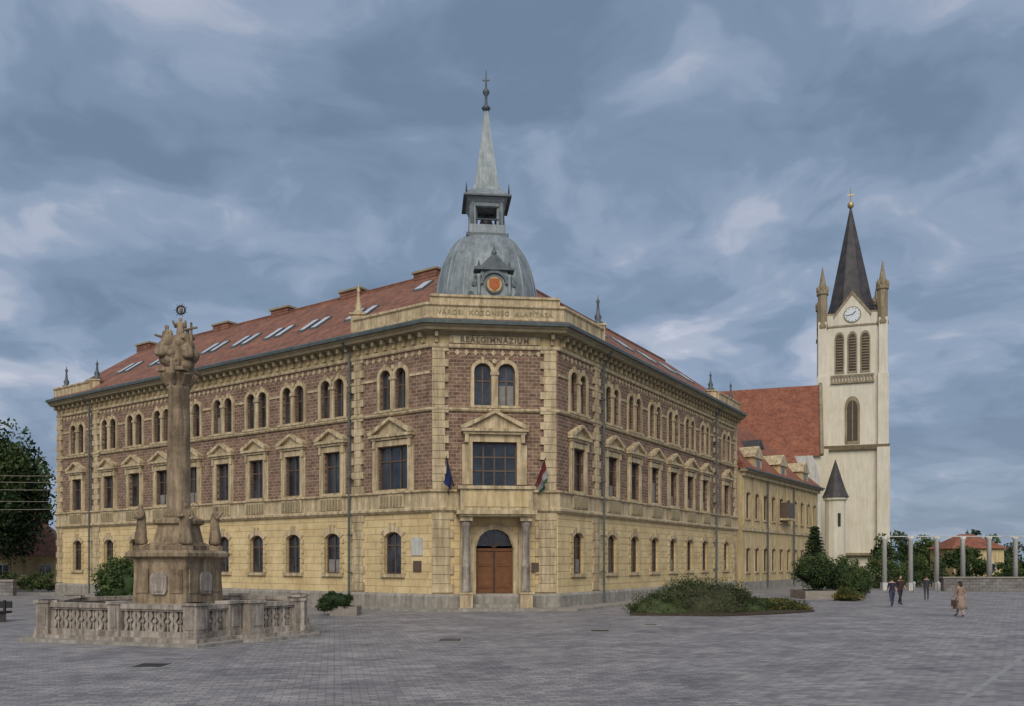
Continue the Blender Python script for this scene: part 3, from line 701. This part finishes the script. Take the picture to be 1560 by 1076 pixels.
def tree(name,x,y,hgt,rad,n=14000,leaf=.22,mats=LEAF,trunk=.28,seed=0,clumps=45):
    m_=MB(); random.seed(seed)
    m_.lathe(x,y,[(trunk*1.3,0),(trunk,.8),(trunk*.8,hgt*.35),(trunk*.35,hgt*.75)],9,'bark')
    for i in range(9):
        a=random.random()*6.28; z=hgt*random.uniform(.25,.55); rr=rad*random.uniform(.5,.85)
        m_.beam((x,y,z),(x+rr*math.cos(a),y+rr*math.sin(a),z+hgt*random.uniform(.12,.3)),trunk*.4,'bark',trunk*.1)
    foliage(m_,(x,y,hgt*.58),(rad,rad,hgt*.42),n,leaf,mats,clumps)
    return m_.obj(name,None,None,False)
tree('broadleaf_tree',-46.8,75,14.8,5.2,20000,.22,LEAF,.35,1,70)
tree('broadleaf_tree',-54,86,14.5,6,12000,.28,LEAF,.35,2,50)
tree('broadleaf_tree',-49,66,8.5,3.2,9000,.17,LEAFS,.2,3)
def core(m_,x,y,z,r,mat,amp=.1):
    V2=[];F2=[];n=18;k=9
    for j in range(k+1):
        ph=math.pi*j/k
        for i in range(n):
            a=2*math.pi*i/n; q=1+amp*math.sin(3*a+j)+amp*math.cos(5*a-2*j); V2.append((x+r[0]*q*math.sin(ph)*math.cos(a),y+r[1]*q*math.sin(ph)*math.sin(a),z+r[2]*q*math.cos(ph)))
    for j in range(k):
        for i in range(n): F2.append((j*n+i,j*n+(i+1)%n,(j+1)*n+(i+1)%n,(j+1)*n+i))
    m_.add(V2,F2,mat,True)
def shrub(name,x,y,z,r,n=4000,leaf=.09,mats=LEAF,clumps=26,extra=None):
    m_=MB()
    for i in range(6):
        a=i*1.05; m_.beam((x+.1*math.cos(a),y+.1*math.sin(a),0),(x+r[0]*.5*math.cos(a),y+r[1]*.5*math.sin(a),z+r[2]*.2),.04,'bark',.015)
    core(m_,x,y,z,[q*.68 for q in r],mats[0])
    foliage(m_,(x,y,z),r,n,leaf,mats,clumps)
    if extra: extra(m_)
    return m_.obj(name,None,None,False)
shrub('large_shrub',-20.6,44.5,1.4,(1.5,1.2,1.5),10000,.09,LEAFS,48)
def pl(x,y,w,h):
    def f(m_):
        m_.box(x-w,x+w,y-w,y-w+.1,0,h,'planter'); m_.box(x-w,x+w,y+w-.1,y+w,0,h,'planter'); m_.box(x-w,x-w+.1,y-w+.1,y+w-.1,0,h,'planter'); m_.box(x+w-.1,x+w,y-w+.1,y+w-.1,0,h,'planter'); m_.box(x-w+.1,x+w-.1,y-w+.1,y+w-.1,0,h-.08,'soil')
    return f
shrub('planter_shrub',-8.75,41.6,.62,(.9,.75,.58),9000,.05,LEAF,50,pl(-8.3,41.8,.66,.45))
shrub('round_bush',22.3,61,1.85,(1.75,1.4,1.3),14000,.08,LEAF,55,pl(22.2,60.3,1.6,.6))
shrub('round_bush',26.0,63,1.2,(1.5,1.2,1.2),9000,.08,LEAFS,40)
shrub('low_bush',22.8,56.5,.3,(1.2,.8,.55),5000,.06,LEAFY,26)
shrub('low_bush',27.5,70,1.3,(2.2,1.4,1.4),8000,.10,LEAF,40)
m_=MB()
bedp=[(5.8,41.2),(10.5,40.6),(13.5,42.2),(16.0,44.2),(16.2,46.5),(14.0,47.5),(11,47.5),(8,45.5),(6.2,43.2)]
m_.prismz(bedp,-.02,.1,'soil')
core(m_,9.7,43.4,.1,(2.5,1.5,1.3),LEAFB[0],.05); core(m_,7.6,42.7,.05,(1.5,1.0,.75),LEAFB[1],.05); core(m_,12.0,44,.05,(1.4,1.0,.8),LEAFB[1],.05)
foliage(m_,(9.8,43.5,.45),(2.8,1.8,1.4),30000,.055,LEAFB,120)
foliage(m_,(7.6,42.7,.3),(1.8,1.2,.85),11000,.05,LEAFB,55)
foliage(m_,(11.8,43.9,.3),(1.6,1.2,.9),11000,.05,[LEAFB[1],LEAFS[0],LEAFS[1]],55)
foliage(m_,(14.0,45.3,.2),(2.1,1.4,.5),12000,.055,LEAFY,80)
m_.obj('shrub_bed',None,None,False)
m_=MB(); x,y=25.4,70.2; m_.lathe(x,y,[(.16,0),(.03,5.6)],8,'bark')
for k in range(17):
    z=1.5+k*.25; rr=1.4*(1-(z-1.3)/4.7)+.1
    for j in range(10):
        a=j*.63+k*.4; e=(x+rr*math.cos(a),y+rr*math.sin(a),z-.12*rr); m_.beam((x,y,z+.1),e,.025,'bark',.01,4)
        for q in range(45):
            t=random.random()**.8; px_=x+(e[0]-x)*t+random.uniform(-.15,.15); py_=y+(e[1]-y)*t+random.uniform(-.15,.15); pz=z+.1+(e[2]-z-.1)*t+random.uniform(-.12,.05)
            a2=random.random()*6.28; l=.16
            m_.add([(px_,py_,pz),(px_+l*math.cos(a2),py_+l*math.sin(a2),pz-.05),(px_+l*.5*math.cos(a2+.9),py_+l*.5*math.sin(a2+.9),pz-.08)],[(0,1,2)],random.choice((LEAF[0],LEAF[1],LEAFS[0])))
m_.obj('spruce_tree',None,None,False)
m_=MB()
for i in range(20):
    x=58+i*5.2+random.uniform(-1.5,1.5); y=118+random.uniform(-4,12); hh=random.uniform(4.5,7.5)
    if 64<x<76: y+=26
    m_.lathe(x,y,[(.2,0),(.1,hh*.6)],6,'bark'); foliage(m_,(x,y,hh*.55),(3.4,2.5,hh*.48),2200,.27,random.choice((LEAF,LEAFS)),24)
m_.obj('distant_trees',None,None,False)
m_=MB()
for i in range(18):
    x=34+i*2.4+random.uniform(-.5,.5); y=83+random.uniform(-2,4); hh=random.uniform(1.8,4.0)
    foliage(m_,(x,y,hh*.45),(1.7,1.3,hh*.55),2600,.12,random.choice((LEAF,LEAFS,LEAFS)),22)
m_.obj('hedge',None,None,False)
m_=MB()
for i in range(34):
    x=-230+i*14+random.uniform(-3,3); y=270+random.uniform(-10,20); hh=random.uniform(9,14)
    foliage(m_,(x,y,hh*.5),(9,5,hh*.5),900,.9,LEAF,14)
m_.obj('treeline',None,None,False)
m_=MB()
for i in range(9):
    foliage(m_,(-50+i*1.6,70+i*.6+random.uniform(-.5,.5),.9),(1.2,.9,.95),1500,.10,random.choice((LEAF,LEAFS)),16)
m_.obj('hedge',None,None,False)

# ------------------------------------------------------------ houses
def house(name,cx,cy,w,d,hw,hr,roof,rot=0,chim=True):
    m_=MB(); m_.box(-w/2,w/2,-d/2,d/2,0,hw,'cream')
    e=.5
    m_.add([(-w/2-e,-d/2-e,hw-.05),(w/2+e,-d/2-e,hw-.05),(w/2+e,d/2+e,hw-.05),(-w/2-e,d/2+e,hw-.05),(-w/2+d*.4,0,hr),(w/2-d*.4,0,hr)],[(0,1,5,4),(2,3,4,5),(1,2,5),(3,0,4),(0,3,2,1)],roof)
    n=max(2,int(w/3))
    for i in range(n):
        x=-w/2+w*(i+.5)/n; m_.box(x-.6,x+.6,-d/2-.06,-d/2+.1,1,2.4,'white'); m_.box(x-.5,x+.5,-d/2-.08,-d/2-.05,1.1,2.3,'glass'); m_.box(x-.03,x+.03,-d/2-.11,-d/2-.07,1.1,2.3,'white')
    m_.box(w/2-.1,w/2+.08,-.6,.6,0,2.2,'door')
    if chim: m_.box(w*.15,w*.15+.8,.3,1.1,hr-1.5,hr+.7,'brick')
    return m_.obj(name,None,Matrix.Translation((cx,cy,0))@Matrix.Rotation(rot,4,'Z'))
house('red_roofed_house',69.5,128,7.5,7,4.6,6.8,'tile2',0,False)
house('cottage',-50,84,11,8,3.2,7.0,'tile',.3)
house('cottage',112,150,14,9,4,8,'tile')
m_=MB()
def col(x,y,h=4.9):
    m_.box(x-.28,x+.28,y-.28,y+.28,0,.7,'white'); m_.lathe(x,y,[(.22,.7),(.19,h-.3),(.26,h-.2),(.26,h)],12,'white')
for i in range(13):
    x=34.3+i*2.35; y=77-.1*i
    col(x,y)
m_.beam((33.9,77,4.98-.04),(63,75.8,4.98-.04),.05,'white')
m_.obj('pergola_colonnade')
M['wallstone']=bricky('wall_stone',(.26,.25,.23),(.18,.17,.16),(.12,.11,.10),.6,.28,.02,mix=.8)
m_=MB(); m_.box(38.5,66,74.6,75.1,0,1.15,'wallstone'); m_.box(38.4,66.1,74.5,75.2,1.15,1.28,'planter')
m_.obj('garden_wall')
m_=MB(); m_.box(-58,-38.5,64.5,65,0,1.1,'wallstone'); m_.box(-58,-38.4,64.4,65.1,1.1,1.25,'planter'); m_.obj('garden_wall')
m_=MB(); m_.box(-24.9,-22.3,36.4,37.3,.38,.48,'black')
for x in (-24.7,-22.6): m_.box(x-.1,x+.1,36.5,37.2,0,.38,'planter')
m_.box(-24.9,-22.3,37.25,37.33,.6,.9,'black')
for x in (-24.6,-22.6): m_.box(x-.04,x+.04,37.2,37.3,.45,.95,'black')
m_.obj('park_bench')
def bollard(x,y):
    m_=MB(); m_.lathe(x,y,[(.1,0),(.1,.75),(.13,.8),(.1,.9),(.02,.95)],8,'white'); m_.obj('bollard')
for i in range(5): bollard(27.5+i*2.2,70+i*.3)
mb=MB()
pole=(-55,62); mb.lathe(pole[0],pole[1],[(.17,0),(.1,11.5)],8,'bark'); mb.box(pole[0]-.08,pole[0]+.08,pole[1]-1,pole[1]+1,10.2,10.35,'bark')
for z0,z1,oy in ((10.2,9.7,0),(9.7,9.2,.3),(9.1,8.6,.6),(8.3,7.6,.2),(7.4,7.0,.5)):
    p=Vector((pole[0],pole[1],z0)); q=Vector((-37.6,68.9+oy,z1)); pr=p
    for i in range(1,9):
        t=i/8; s_=p.lerp(q,t); s_.z-=.7*4*t*(1-t)*.5; mb.beam(pr,s_,.022,'plinth',n=4); pr=s_
mb.obj('utility_pole_with_wires')

# ------------------------------------------------------------ skinned figures
def skin(verts,edges,rad,sub=1):
    me=bpy.data.meshes.new('t'); me.from_pydata(verts,edges,[]); o=bpy.data.objects.new('t',me); S.collection.objects.link(o)
    md=o.modifiers.new('s','SKIN'); md.use_smooth_shade=True
    for i,d in enumerate(me.skin_vertices[0].data):
        r=rad[i]; d.radius=(r,r) if not isinstance(r,tuple) else r; d.use_root=(i==0)
    sb=o.modifiers.new('b','SUBSURF'); sb.levels=sub; sb.render_levels=sub
    dg=bpy.context.evaluated_depsgraph_get(); ev=o.evaluated_get(dg); r=bpy.data.meshes.new_from_object(ev,depsgraph=dg)
    out=([tuple(v.co) for v in r.vertices],[tuple(p.vertices) for p in r.polygons])
    bpy.data.objects.remove(o); return out
def person(name,x,y,rot,h=1.7,stride=.25,top=(.1,.1,.12),bot=(.05,.05,.08),dress=False,carry=0):
    st=stride
    V=[(0,0,.95),(0,0,1.12),(0,.0,1.32),(0,-.01,1.44),(0,-.02,1.52),
       (-.17,0,1.39),(-.22,.03+st*.25,1.14),(-.22,-.05+st*.5,.90),
       (.17,0,1.39),(.22,.03-st*.25,1.14),(.22,-.08-st*.5,.92),
       (-.1,0,.88),(-.1,-st*.55,.5),(-.1,-st*.75,.09),(-.1,-st*.75-.16,.04),
       (.1,0,.88),(.1,st*.35,.48),(.1,st*.95,.12),(.1,st*.95-.15,.04)]
    E=[(0,1),(1,2),(2,3),(3,4),(2,5),(5,6),(6,7),(2,8),(8,9),(9,10),(0,11),(11,12),(12,13),(13,14),(0,15),(15,16),(16,17),(17,18)]
    Rr=[(.15,.11),(.13,.1),(.15,.11),(.06,.06),(.055,.055),.06,.045,.032,.06,.045,.032,.095,.065,.045,.04,.095,.065,.045,.04]
    vs,fs=skin(V,E,Rr,1)
    tm_=mott(name+'_top',tuple(q*.8 for q in top),tuple(q*1.1 for q in top),8); bm_=mott(name+'_bottom',tuple(q*.8 for q in bot),tuple(q*1.1 for q in bot),8)
    m_=MB(); groups={}
    for f in fs:
        cz=sum(vs[i][2] for i in f)/len(f); cx=sum(vs[i][0] for i in f)/len(f)
        if cz>1.42: k='skin'
        elif abs(cx)>.17 and cz<1.12 : k='skin'
        elif cz>.94: k=tm_
        elif cz<.09: k='black'
        elif dress and cz<.5: k='skin'
        else: k=bm_
        groups.setdefault(k,[]).append(f)
    for k,ff in groups.items():
        ids=sorted({i for f in ff for i in f}); mp_={i:j for j,i in enumerate(ids)}
        m_.add([vs[i] for i in ids],[tuple(mp_[i] for i in f) for f in ff],k,True)
    def ell(c,r,mat,n=12,k=9,zmin=-1.1,ymin=None):
        V2=[];F2=[]
        for j in range(k+1):
            ph=math.pi*j/k
            for i in range(n):
                a=2*math.pi*i/n; V2.append((c[0]+r[0]*math.sin(ph)*math.cos(a),c[1]+r[1]*math.sin(ph)*math.sin(a),c[2]+r[2]*math.cos(ph)))
        for j in range(k):
            for i in range(n): F2.append((j*n+i,j*n+(i+1)%n,(j+1)*n+(i+1)%n,(j+1)*n+i))
        m_.add(V2,F2,mat,True)
    ell((0,-.02,1.6),(.075,.095,.115),'skin'); ell((0,.005,1.635),(.084,.1,.1),'hair'); 
    ell((0,-.118,1.59),(.012,.018,.02),'skin',6,4); ell((0,-.108,1.548),(.025,.008,.008),'shield',6,4)
    for sg in (-1,1): ell((sg*.03,-.104,1.605),(.012,.008,.007),'black',6,4); ell((sg*.077,-.015,1.59),(.012,.02,.03),'skin',6,4)
    if dress: ell((0,.05,1.55),(.075,.06,.13),'hair')
    for hx,hy,hz,sg in ((V[7][0],V[7][1],V[7][2],-1),(V[10][0],V[10][1],V[10][2],1)):
        ell((hx,hy-.005,hz-.06),(.018,.038,.05),'skin',8,6)
        for q in range(4):
            l=(.06,.075,.07,.055)[q]; yy=hy-.035+q*.02; m_.beam((hx,yy,hz-.09),(hx-sg*.008,yy,hz-.09-l*.55),.010,'skin',.009,5); m_.beam((hx-sg*.008,yy,hz-.09-l*.55),(hx-sg*.025,yy+.004,hz-.09-l),.009,'skin',.007,5)
        m_.beam((hx,hy-.035,hz-.045),(hx-sg*.01,hy-.07,hz-.09),.011,'skin',.008,5)
    if dress: m_.lathe(0,0,[(.33,.38),(.27,.6),(.19,.9),(.155,1.0)],16,bm_)
    if carry: m_.box(.2,.36,-.2,.1,.5,.8,'frame'); m_.beam((.24,-.05,.8),(.22,-.08,.9),.012,'frame')
    s_=h/1.72
    o=m_.obj(name,None,Matrix.Translation((x,y,0))@Matrix.Rotation(rot,4,'Z')@Matrix.Diagonal((s_,s_,s_,1)),False); return o
person('walking_woman',21.7,40.5,R_(200),1.72,.35,(.30,.2,.15),(.30,.22,.17),True,1)
person('walking_man',22.5,49.5,R_(170),1.72,.35,(.03,.03,.05),(.05,.06,.1))
person('walking_man',23.9,51.5,R_(10),1.8,.3,(.06,.03,.03),(.03,.03,.04))
person('standing_man',28.5,57.5,R_(160),1.72,.1,(.05,.05,.06),(.06,.06,.07))

def statue(mb,x,y,z,rot,h,mat,arms=((-.3,-.25,1.15),(.3,-.2,1.3)),seated=False,lean=0):
    V=[(0,0,.9),(0,0,1.15),(0,0,1.35),(0,-.02,1.47),(0,-.04,1.60),(0,-.03,1.72),
       (-.2,0,1.38),(-.28,-.05,1.15),arms[0],(.2,0,1.38),(.28,-.05,1.15),arms[1],
       (0,-.02,.6),(.03,-.03,.3),(0,0,.05)]
    if seated: V[12]=(0,-.3,.72);V[13]=(0,-.42,.4);V[14]=(0,-.4,.1)
    V=[(a+lean*(c_-.9),b_,c_) for a,b_,c_ in V]
    E=[(0,1),(1,2),(2,3),(3,4),(4,5),(2,6),(6,7),(7,8),(2,9),(9,10),(10,11),(0,12),(12,13),(13,14)]
    Rr=[(.22,.19),(.19,.16),(.2,.15),.08,.11,.09,.1,.09,.05,.1,.09,.05,(.26,.22),(.28,.24),(.34,.28)]
    vs,fs=skin(V,E,Rr,2)
    Mx=Matrix.Translation((x,y,z))@Matrix.Rotation(rot,4,'Z')@Matrix.Scale(h/1.8,4)
    out=[]
    for v in vs:
        a=math.atan2(v[1],v[0]); f=1+.09*math.sin(a*7+v[2]*5)*(1 if v[2]<1.3 else .3); out.append(tuple(Mx@Vector((v[0]*f,v[1]*f,v[2]))))
    mb.add(out,fs,mat,True)

# ------------------------------------------------------------ trinity column
mon=empty('trinity_column_monument')
cx,cy=-12.35,31.0
BP=[(-15.9,28.7),(-10.1,26.7),(-9.5,28.1)]
BP2=[(-8.85,28.5),(-7.75,30.1),(-8.6,33.6),(-14.0,35.6),(-17.0,32.4),(-15.9,28.7)]
full=BP+BP2[:-1]
mb=MB()
def scl(P,d):
    n=len(P);out=[]
    for i in range(n):
        a=Vector(P[i-1]);b_=Vector(P[i]);c_=Vector(P[(i+1)%n]); d1=(b_-a).normalized();d2=(c_-b_).normalized(); n1=Vector((d1.y,-d1.x));n2=Vector((d2.y,-d2.x)); bb=(n1+n2); bb=bb.normalized() if bb.length>.01 else n1
        out.append(tuple(b_+bb*(d/max(bb.dot(n1),.5))))
    return out
mb.prismz(scl(full,.8),-.03,.10,'plinth'); mb.prismz(scl(full,.42),.10,.22,'sandl')
def rsq(h_,a=R_(-14)): return [(cx+h_*math.sqrt(2)*math.cos(a+math.pi/4+math.pi/2*i),cy+h_*math.sqrt(2)*math.sin(a+math.pi/4+math.pi/2*i)) for i in range(4)]
def lathesq(prof,mat):
    for (h0,z0),(h1,z1) in zip(prof[:-1],prof[1:]):
        if z1>z0: mb.prismz(rsq(h0),z0,z1,mat,rsq(h1))
lathesq([(2.0,.22),(2.0,.45)],'sandl'); lathesq([(1.6,.45),(1.6,.65)],'sandl')
lathesq([(1.30,.65),(1.30,.9),(1.2,1.0),(1.12,1.2),(1.08,2.0),(1.08,2.65),(1.12,2.75),(1.3,2.86),(1.3,2.98),(1.2,3.08)],'sand')
lathesq([(.85,3.08),(.85,3.25),(.62,3.4),(.52,4.0),(.64,4.08),(.64,4.2),(.5,4.3)],'sand')
mb.obj('steps_and_pedestal',mon)
mb=MB()
mb.lathe(cx,cy,[(.52,4.28),(.54,4.4),(.46,4.52),(.41,4.62),(.41,6.4),(.37,9.0),(.43,9.08),(.39,9.16),(.41,9.25),(.55,9.55),(.57,9.65)],24,'sand')
for k in range(8):
    a=k*math.pi/4; p=(cx+.39*math.cos(a),cy+.39*math.sin(a),9.2); mb.beam(p,(cx+.63*math.cos(a),cy+.63*math.sin(a),9.58),.08,'sand',.12)
mb.prismz(rsq(.56),9.65,9.78,'sand')
mb.obj('column_shaft',mon)
mb=MB()
fm=Matrix.Translation((cx,cy,0))@Matrix.Rotation(R_(-14),4,'Z')
for rot in range(4):
    Mr=fm@Matrix.Rotation(rot*math.pi/2,4,'Z'); tt=MB()
    tt.prism([(-.26,1.5),(.26,1.5),(.34,1.65),(.34,2.15),(.2,2.3),(-.2,2.3),(-.34,2.15),(-.34,1.65)],-1.18,-1.0,'sandl')
    tt.prism([(-.18,1.6),(.18,1.6),(.22,1.75),(.22,2.1),(-.22,2.1),(-.22,1.75)],-1.21,-1.1,'sandl')
    tt.box(-.95,-.45,-1.135,-1.0,1.55,2.4,'sand'); tt.box(.45,.95,-1.135,-1.0,1.55,2.4,'sand')
    mb.merge(tt,Mr)
mb.obj('relief_panels',mon)
mb=MB()
for k,(p,aa) in enumerate(zip(rsq(.9),(0,1,2,3))):
    ang=math.atan2(p[1]-cy,p[0]-cx)+math.pi/2
    mb.prismz([(p[0]+.3*math.cos(j*math.pi/3),p[1]+.3*math.sin(j*math.pi/3)) for j in range(6)],3.07,3.25,'sand')
    statue(mb,p[0],p[1],3.2,ang,1.65,'sand',arms=((-.1,-.3,1.25),(.12,-.3,1.1)) if k%2 else ((-.35,-.25,1.5),(.1,-.3,1.15)))
mb.obj('saint_statues',mon)
mb=MB()
for k in range(22):
    a=k*2.4; r=.3+.22*random.random(); z=9.85+1.0*random.random()
    rr=random.uniform(.16,.3)
    prof=[(rr*math.sin(math.pi*j/6)+.001,z-rr*math.cos(math.pi*j/6)) for j in range(7)]
    mb.lathe(cx+r*math.cos(a),cy+r*math.sin(a),prof,10,'sand')
mb.lathe(cx,cy,[(.45,9.75),(.6,10.1),(.5,10.7),(.3,11.0)],12,'sand')
statue(mb,cx-.34,cy-.2,10.05,R_(-25),1.4,'sand',arms=((-.5,-.3,1.25),(.1,-.4,1.1)),seated=True)
statue(mb,cx+.36,cy-.1,10.0,R_(20),1.35,'sand',arms=((-.15,-.4,1.2),(.35,-.3,1.4)),seated=True)
statue(mb,cx,cy-.6,9.45,0,.75,'sand',arms=((-.45,-.1,1.5),(.45,-.1,1.5)))
mb.beam((cx+.6,cy-.35,10.4),(cx+.5,cy-.1,11.5),.045,'sand'); mb.beam((cx+.28,cy-.2,11.2),(cx+.76,cy-.2,11.3),.04,'sand')
statue(mb,cx+.02,cy+.12,10.6,R_(10),1.2,'sand',arms=((-.35,-.3,1.5),(.3,-.25,1.55)))
# dove in a ring of rays
for k in range(14):
    a=2*math.pi*k/14; a2=2*math.pi*(k+1)/14
    mb.beam((cx+.08+.15*math.cos(a),cy,12.0+.15*math.sin(a)),(cx+.08+.15*math.cos(a2),cy,12.0+.15*math.sin(a2)),.035,'black',n=5)
    mb.beam((cx+.08+.15*math.cos(a),cy,12.0+.15*math.sin(a)),(cx+.08+(.27 if k%2 else .22)*math.cos(a),cy,12.0+(.27 if k%2 else .22)*math.sin(a)),.02,'black',.006,4)
mb.lathe(cx+.08,cy,[(.01,11.88),(.07,11.95),(.08,12.03),(.04,12.1),(.01,12.14)],8,'sand')
mb.obj('trinity_group',mon)
mb=MB()
def bal(P,Q,nposts=2):
    P=Vector(P);Q=Vector(Q); Lg=(Q-P).length; D=(Q-P).normalized(); mw=frame(P,D); t=MB()
    t.box(0,Lg,-.2,.2,.26,.5,'sandl'); t.box(0,Lg,-.22,.22,1.38,1.56,'sandl'); t.box(0,Lg,-.16,.16,1.3,1.38,'sandl')
    nseg=max(1,round(Lg/3.0)); 
    for s_ in range(nseg):
        a=Lg*s_/nseg+.28; b_=Lg*(s_+1)/nseg-.28; n_=max(1,round((b_-a)/.5)); w=(b_-a)/n_
        for i in range(n_):
            x=a+w*(i+.5)
            for sg in (-1,1):
                t.prism([(x+sg*w*.5,.5),(x+sg*w*.25,.5),(x+sg*w*.14,.72),(x+sg*w*.32,.9),(x+sg*w*.14,1.08),(x+sg*w*.25,1.3),(x+sg*w*.5,1.3),(x+sg*w*.42,1.1),(x+sg*w*.5,.9),(x+sg*w*.42,.7)],-.1,.1,'sandl')
            t.disc((x,.9),.08,-.11,.11,'sandl',10); t.box(x-.03,x+.03,-.08,.08,.5,.83,'sandl'); t.box(x-.03,x+.03,-.08,.08,.97,1.3,'sandl')
    for s_ in range(nseg+1):
        x=Lg*s_/nseg; hw=.27 if s_ in(0,nseg) else .22
        t.box(x-hw,x+hw,-.27,.27,.255,1.62,'sandl'); t.box(x-hw-.05,x+hw+.05,-.32,.32,1.55,1.66,'sandl'); t.box(x-hw-.04,x+hw+.04,-.31,.31,.25,.48,'sandl')
        t.box(x-hw+.1,x+hw-.1,-.3,-.2,.62,1.4,'sandl')
    t.v=[(x_,y_,.21+(z_-.25)*.82) for x_,y_,z_ in t.v]
    mb.merge(t,mw)
for a,b_ in zip(BP[:-1],BP[1:]): bal(a,b_)
for a,b_ in zip(BP2[:-1],BP2[1:]): bal(a,b_)
mb.obj('balustrade',mon)

# ------------------------------------------------------------ sky & light
w=bpy.data.worlds.new('World'); S.world=w; w.use_nodes=True; nt=w.node_tree; nt.nodes.clear(); L=nt.links
out=N(nt,'ShaderNodeOutputWorld'); bg1=N(nt,'ShaderNodeBackground'); bg2=N(nt,'ShaderNodeBackground'); mix=N(nt,'ShaderNodeMixShader')
sky=N(nt,'ShaderNodeTexSky'); sky.sky_type='NISHITA'; sky.sun_disc=False; sky.sun_elevation=R_(38); sky.sun_rotation=R_(184)
L.new(sky.outputs[0],bg1.inputs[0]); bg1.inputs[1].default_value=.08
tc=N(nt,'ShaderNodeTexCoord'); sp=N(nt,'ShaderNodeSeparateXYZ'); L.new(tc.outputs['Generated'],sp.inputs[0])
def math_(op,a,b_=None,c_=None,clamp=False):
    n=N(nt,'ShaderNodeMath',operation=op); n.use_clamp=clamp
    for i,v in enumerate((a,b_,c_)):
        if v is None: continue
        if isinstance(v,(int,float)): n.inputs[i].default_value=v
        else: L.new(v,n.inputs[i])
    return n.outputs[0]
zz=math_('MAXIMUM',sp.outputs[2],0.0); zd=math_('ADD',zz,.24)
u=math_('DIVIDE',sp.outputs[0],zd); v=math_('DIVIDE',sp.outputs[1],zd)
cb=N(nt,'ShaderNodeCombineXYZ'); L.new(u,cb.inputs[0]); L.new(v,cb.inputs[1])
# domain warp
nw=N(nt,'ShaderNodeTexNoise'); nw.inputs['Scale'].default_value=2.2; nw.inputs['Detail'].default_value=3; L.new(cb.outputs[0],nw.inputs['Vector'])
vs_=N(nt,'ShaderNodeVectorMath',operation='SCALE'); vs_.inputs[3].default_value=.45; L.new(nw.outputs['Color'],vs_.inputs[0])
va=N(nt,'ShaderNodeVectorMath',operation='ADD'); L.new(cb.outputs[0],va.inputs[0]); L.new(vs_.outputs[0],va.inputs[1])
def noise(scale,det,rough,dist,offv):
    mp=N(nt,'ShaderNodeMapping'); mp.inputs['Location'].default_value=offv; L.new(va.outputs[0],mp.inputs[0])
    n=N(nt,'ShaderNodeTexNoise'); n.inputs['Scale'].default_value=scale; n.inputs['Detail'].default_value=det; n.inputs['Roughness'].default_value=rough; n.inputs['Distortion'].default_value=dist; L.new(mp.outputs[0],n.inputs['Vector']); return n.outputs['Fac']
na=noise(1.4,3,.5,0,(3.6,1.2,0)); nb=noise(3.6,9,.53,0,(7,2,1)); 
f=math_('ADD',math_('MULTIPLY',na,.42),math_('MULTIPLY',nb,.58))
rp=N(nt,'ShaderNodeValToRGB'); rp.color_ramp.interpolation='EASE'; e=rp.color_ramp.elements
e[0].position=.36; e[0].color=(.16,.225,.33,1); e[1].position=.67; e[1].color=(.64,.655,.73,1)
q=e.new(.45); q.color=(.205,.28,.395,1); q=e.new(.51); q.color=(.275,.35,.475,1); q=e.new(.58); q.color=(.42,.465,.575,1)
L.new(f,rp.inputs[0])
# denser haze layer toward the horizon
hf=math_('MULTIPLY',math_('SUBTRACT',1.0,math_('DIVIDE',zz,.22),clamp=True),.55)
hz=N(nt,'ShaderNodeMix',data_type='RGBA'); L.new(hf,hz.inputs[0]); L.new(rp.outputs[0],hz.inputs[6]); hz.inputs[7].default_value=(.25,.31,.41,1)
L.new(hz.outputs[2],bg2.inputs[0]); bg2.inputs[1].default_value=1.05
mix.inputs[0].default_value=.9; L.new(bg1.outputs[0],mix.inputs[1]); L.new(bg2.outputs[0],mix.inputs[2]); L.new(mix.outputs[0],out.inputs[0])
sl=bpy.data.lights.new('sun','SUN'); sl.energy=2.35; sl.angle=R_(45); sl.color=(1,.92,.80)
so=bpy.data.objects.new('sun',sl); S.collection.objects.link(so)
az=R_(184); el=R_(38)
d=Vector((math.sin(az)*math.cos(el),math.cos(az)*math.cos(el),math.sin(el)))
so.rotation_euler=d.to_track_quat('Z','Y').to_euler()

cam=bpy.data.cameras.new('camera'); co=bpy.data.objects.new('camera',cam); S.collection.objects.link(co)
co.location=(0,0,2.7); co.rotation_euler=(math.pi/2,0,0); cam.sensor_width=36; cam.lens=29.4; cam.shift_y=.203; cam.clip_end=3000; cam.clip_start=.1
S.camera=co
S.view_settings.view_transform='Standard'; S.view_settings.look='None'; S.view_settings.exposure=0
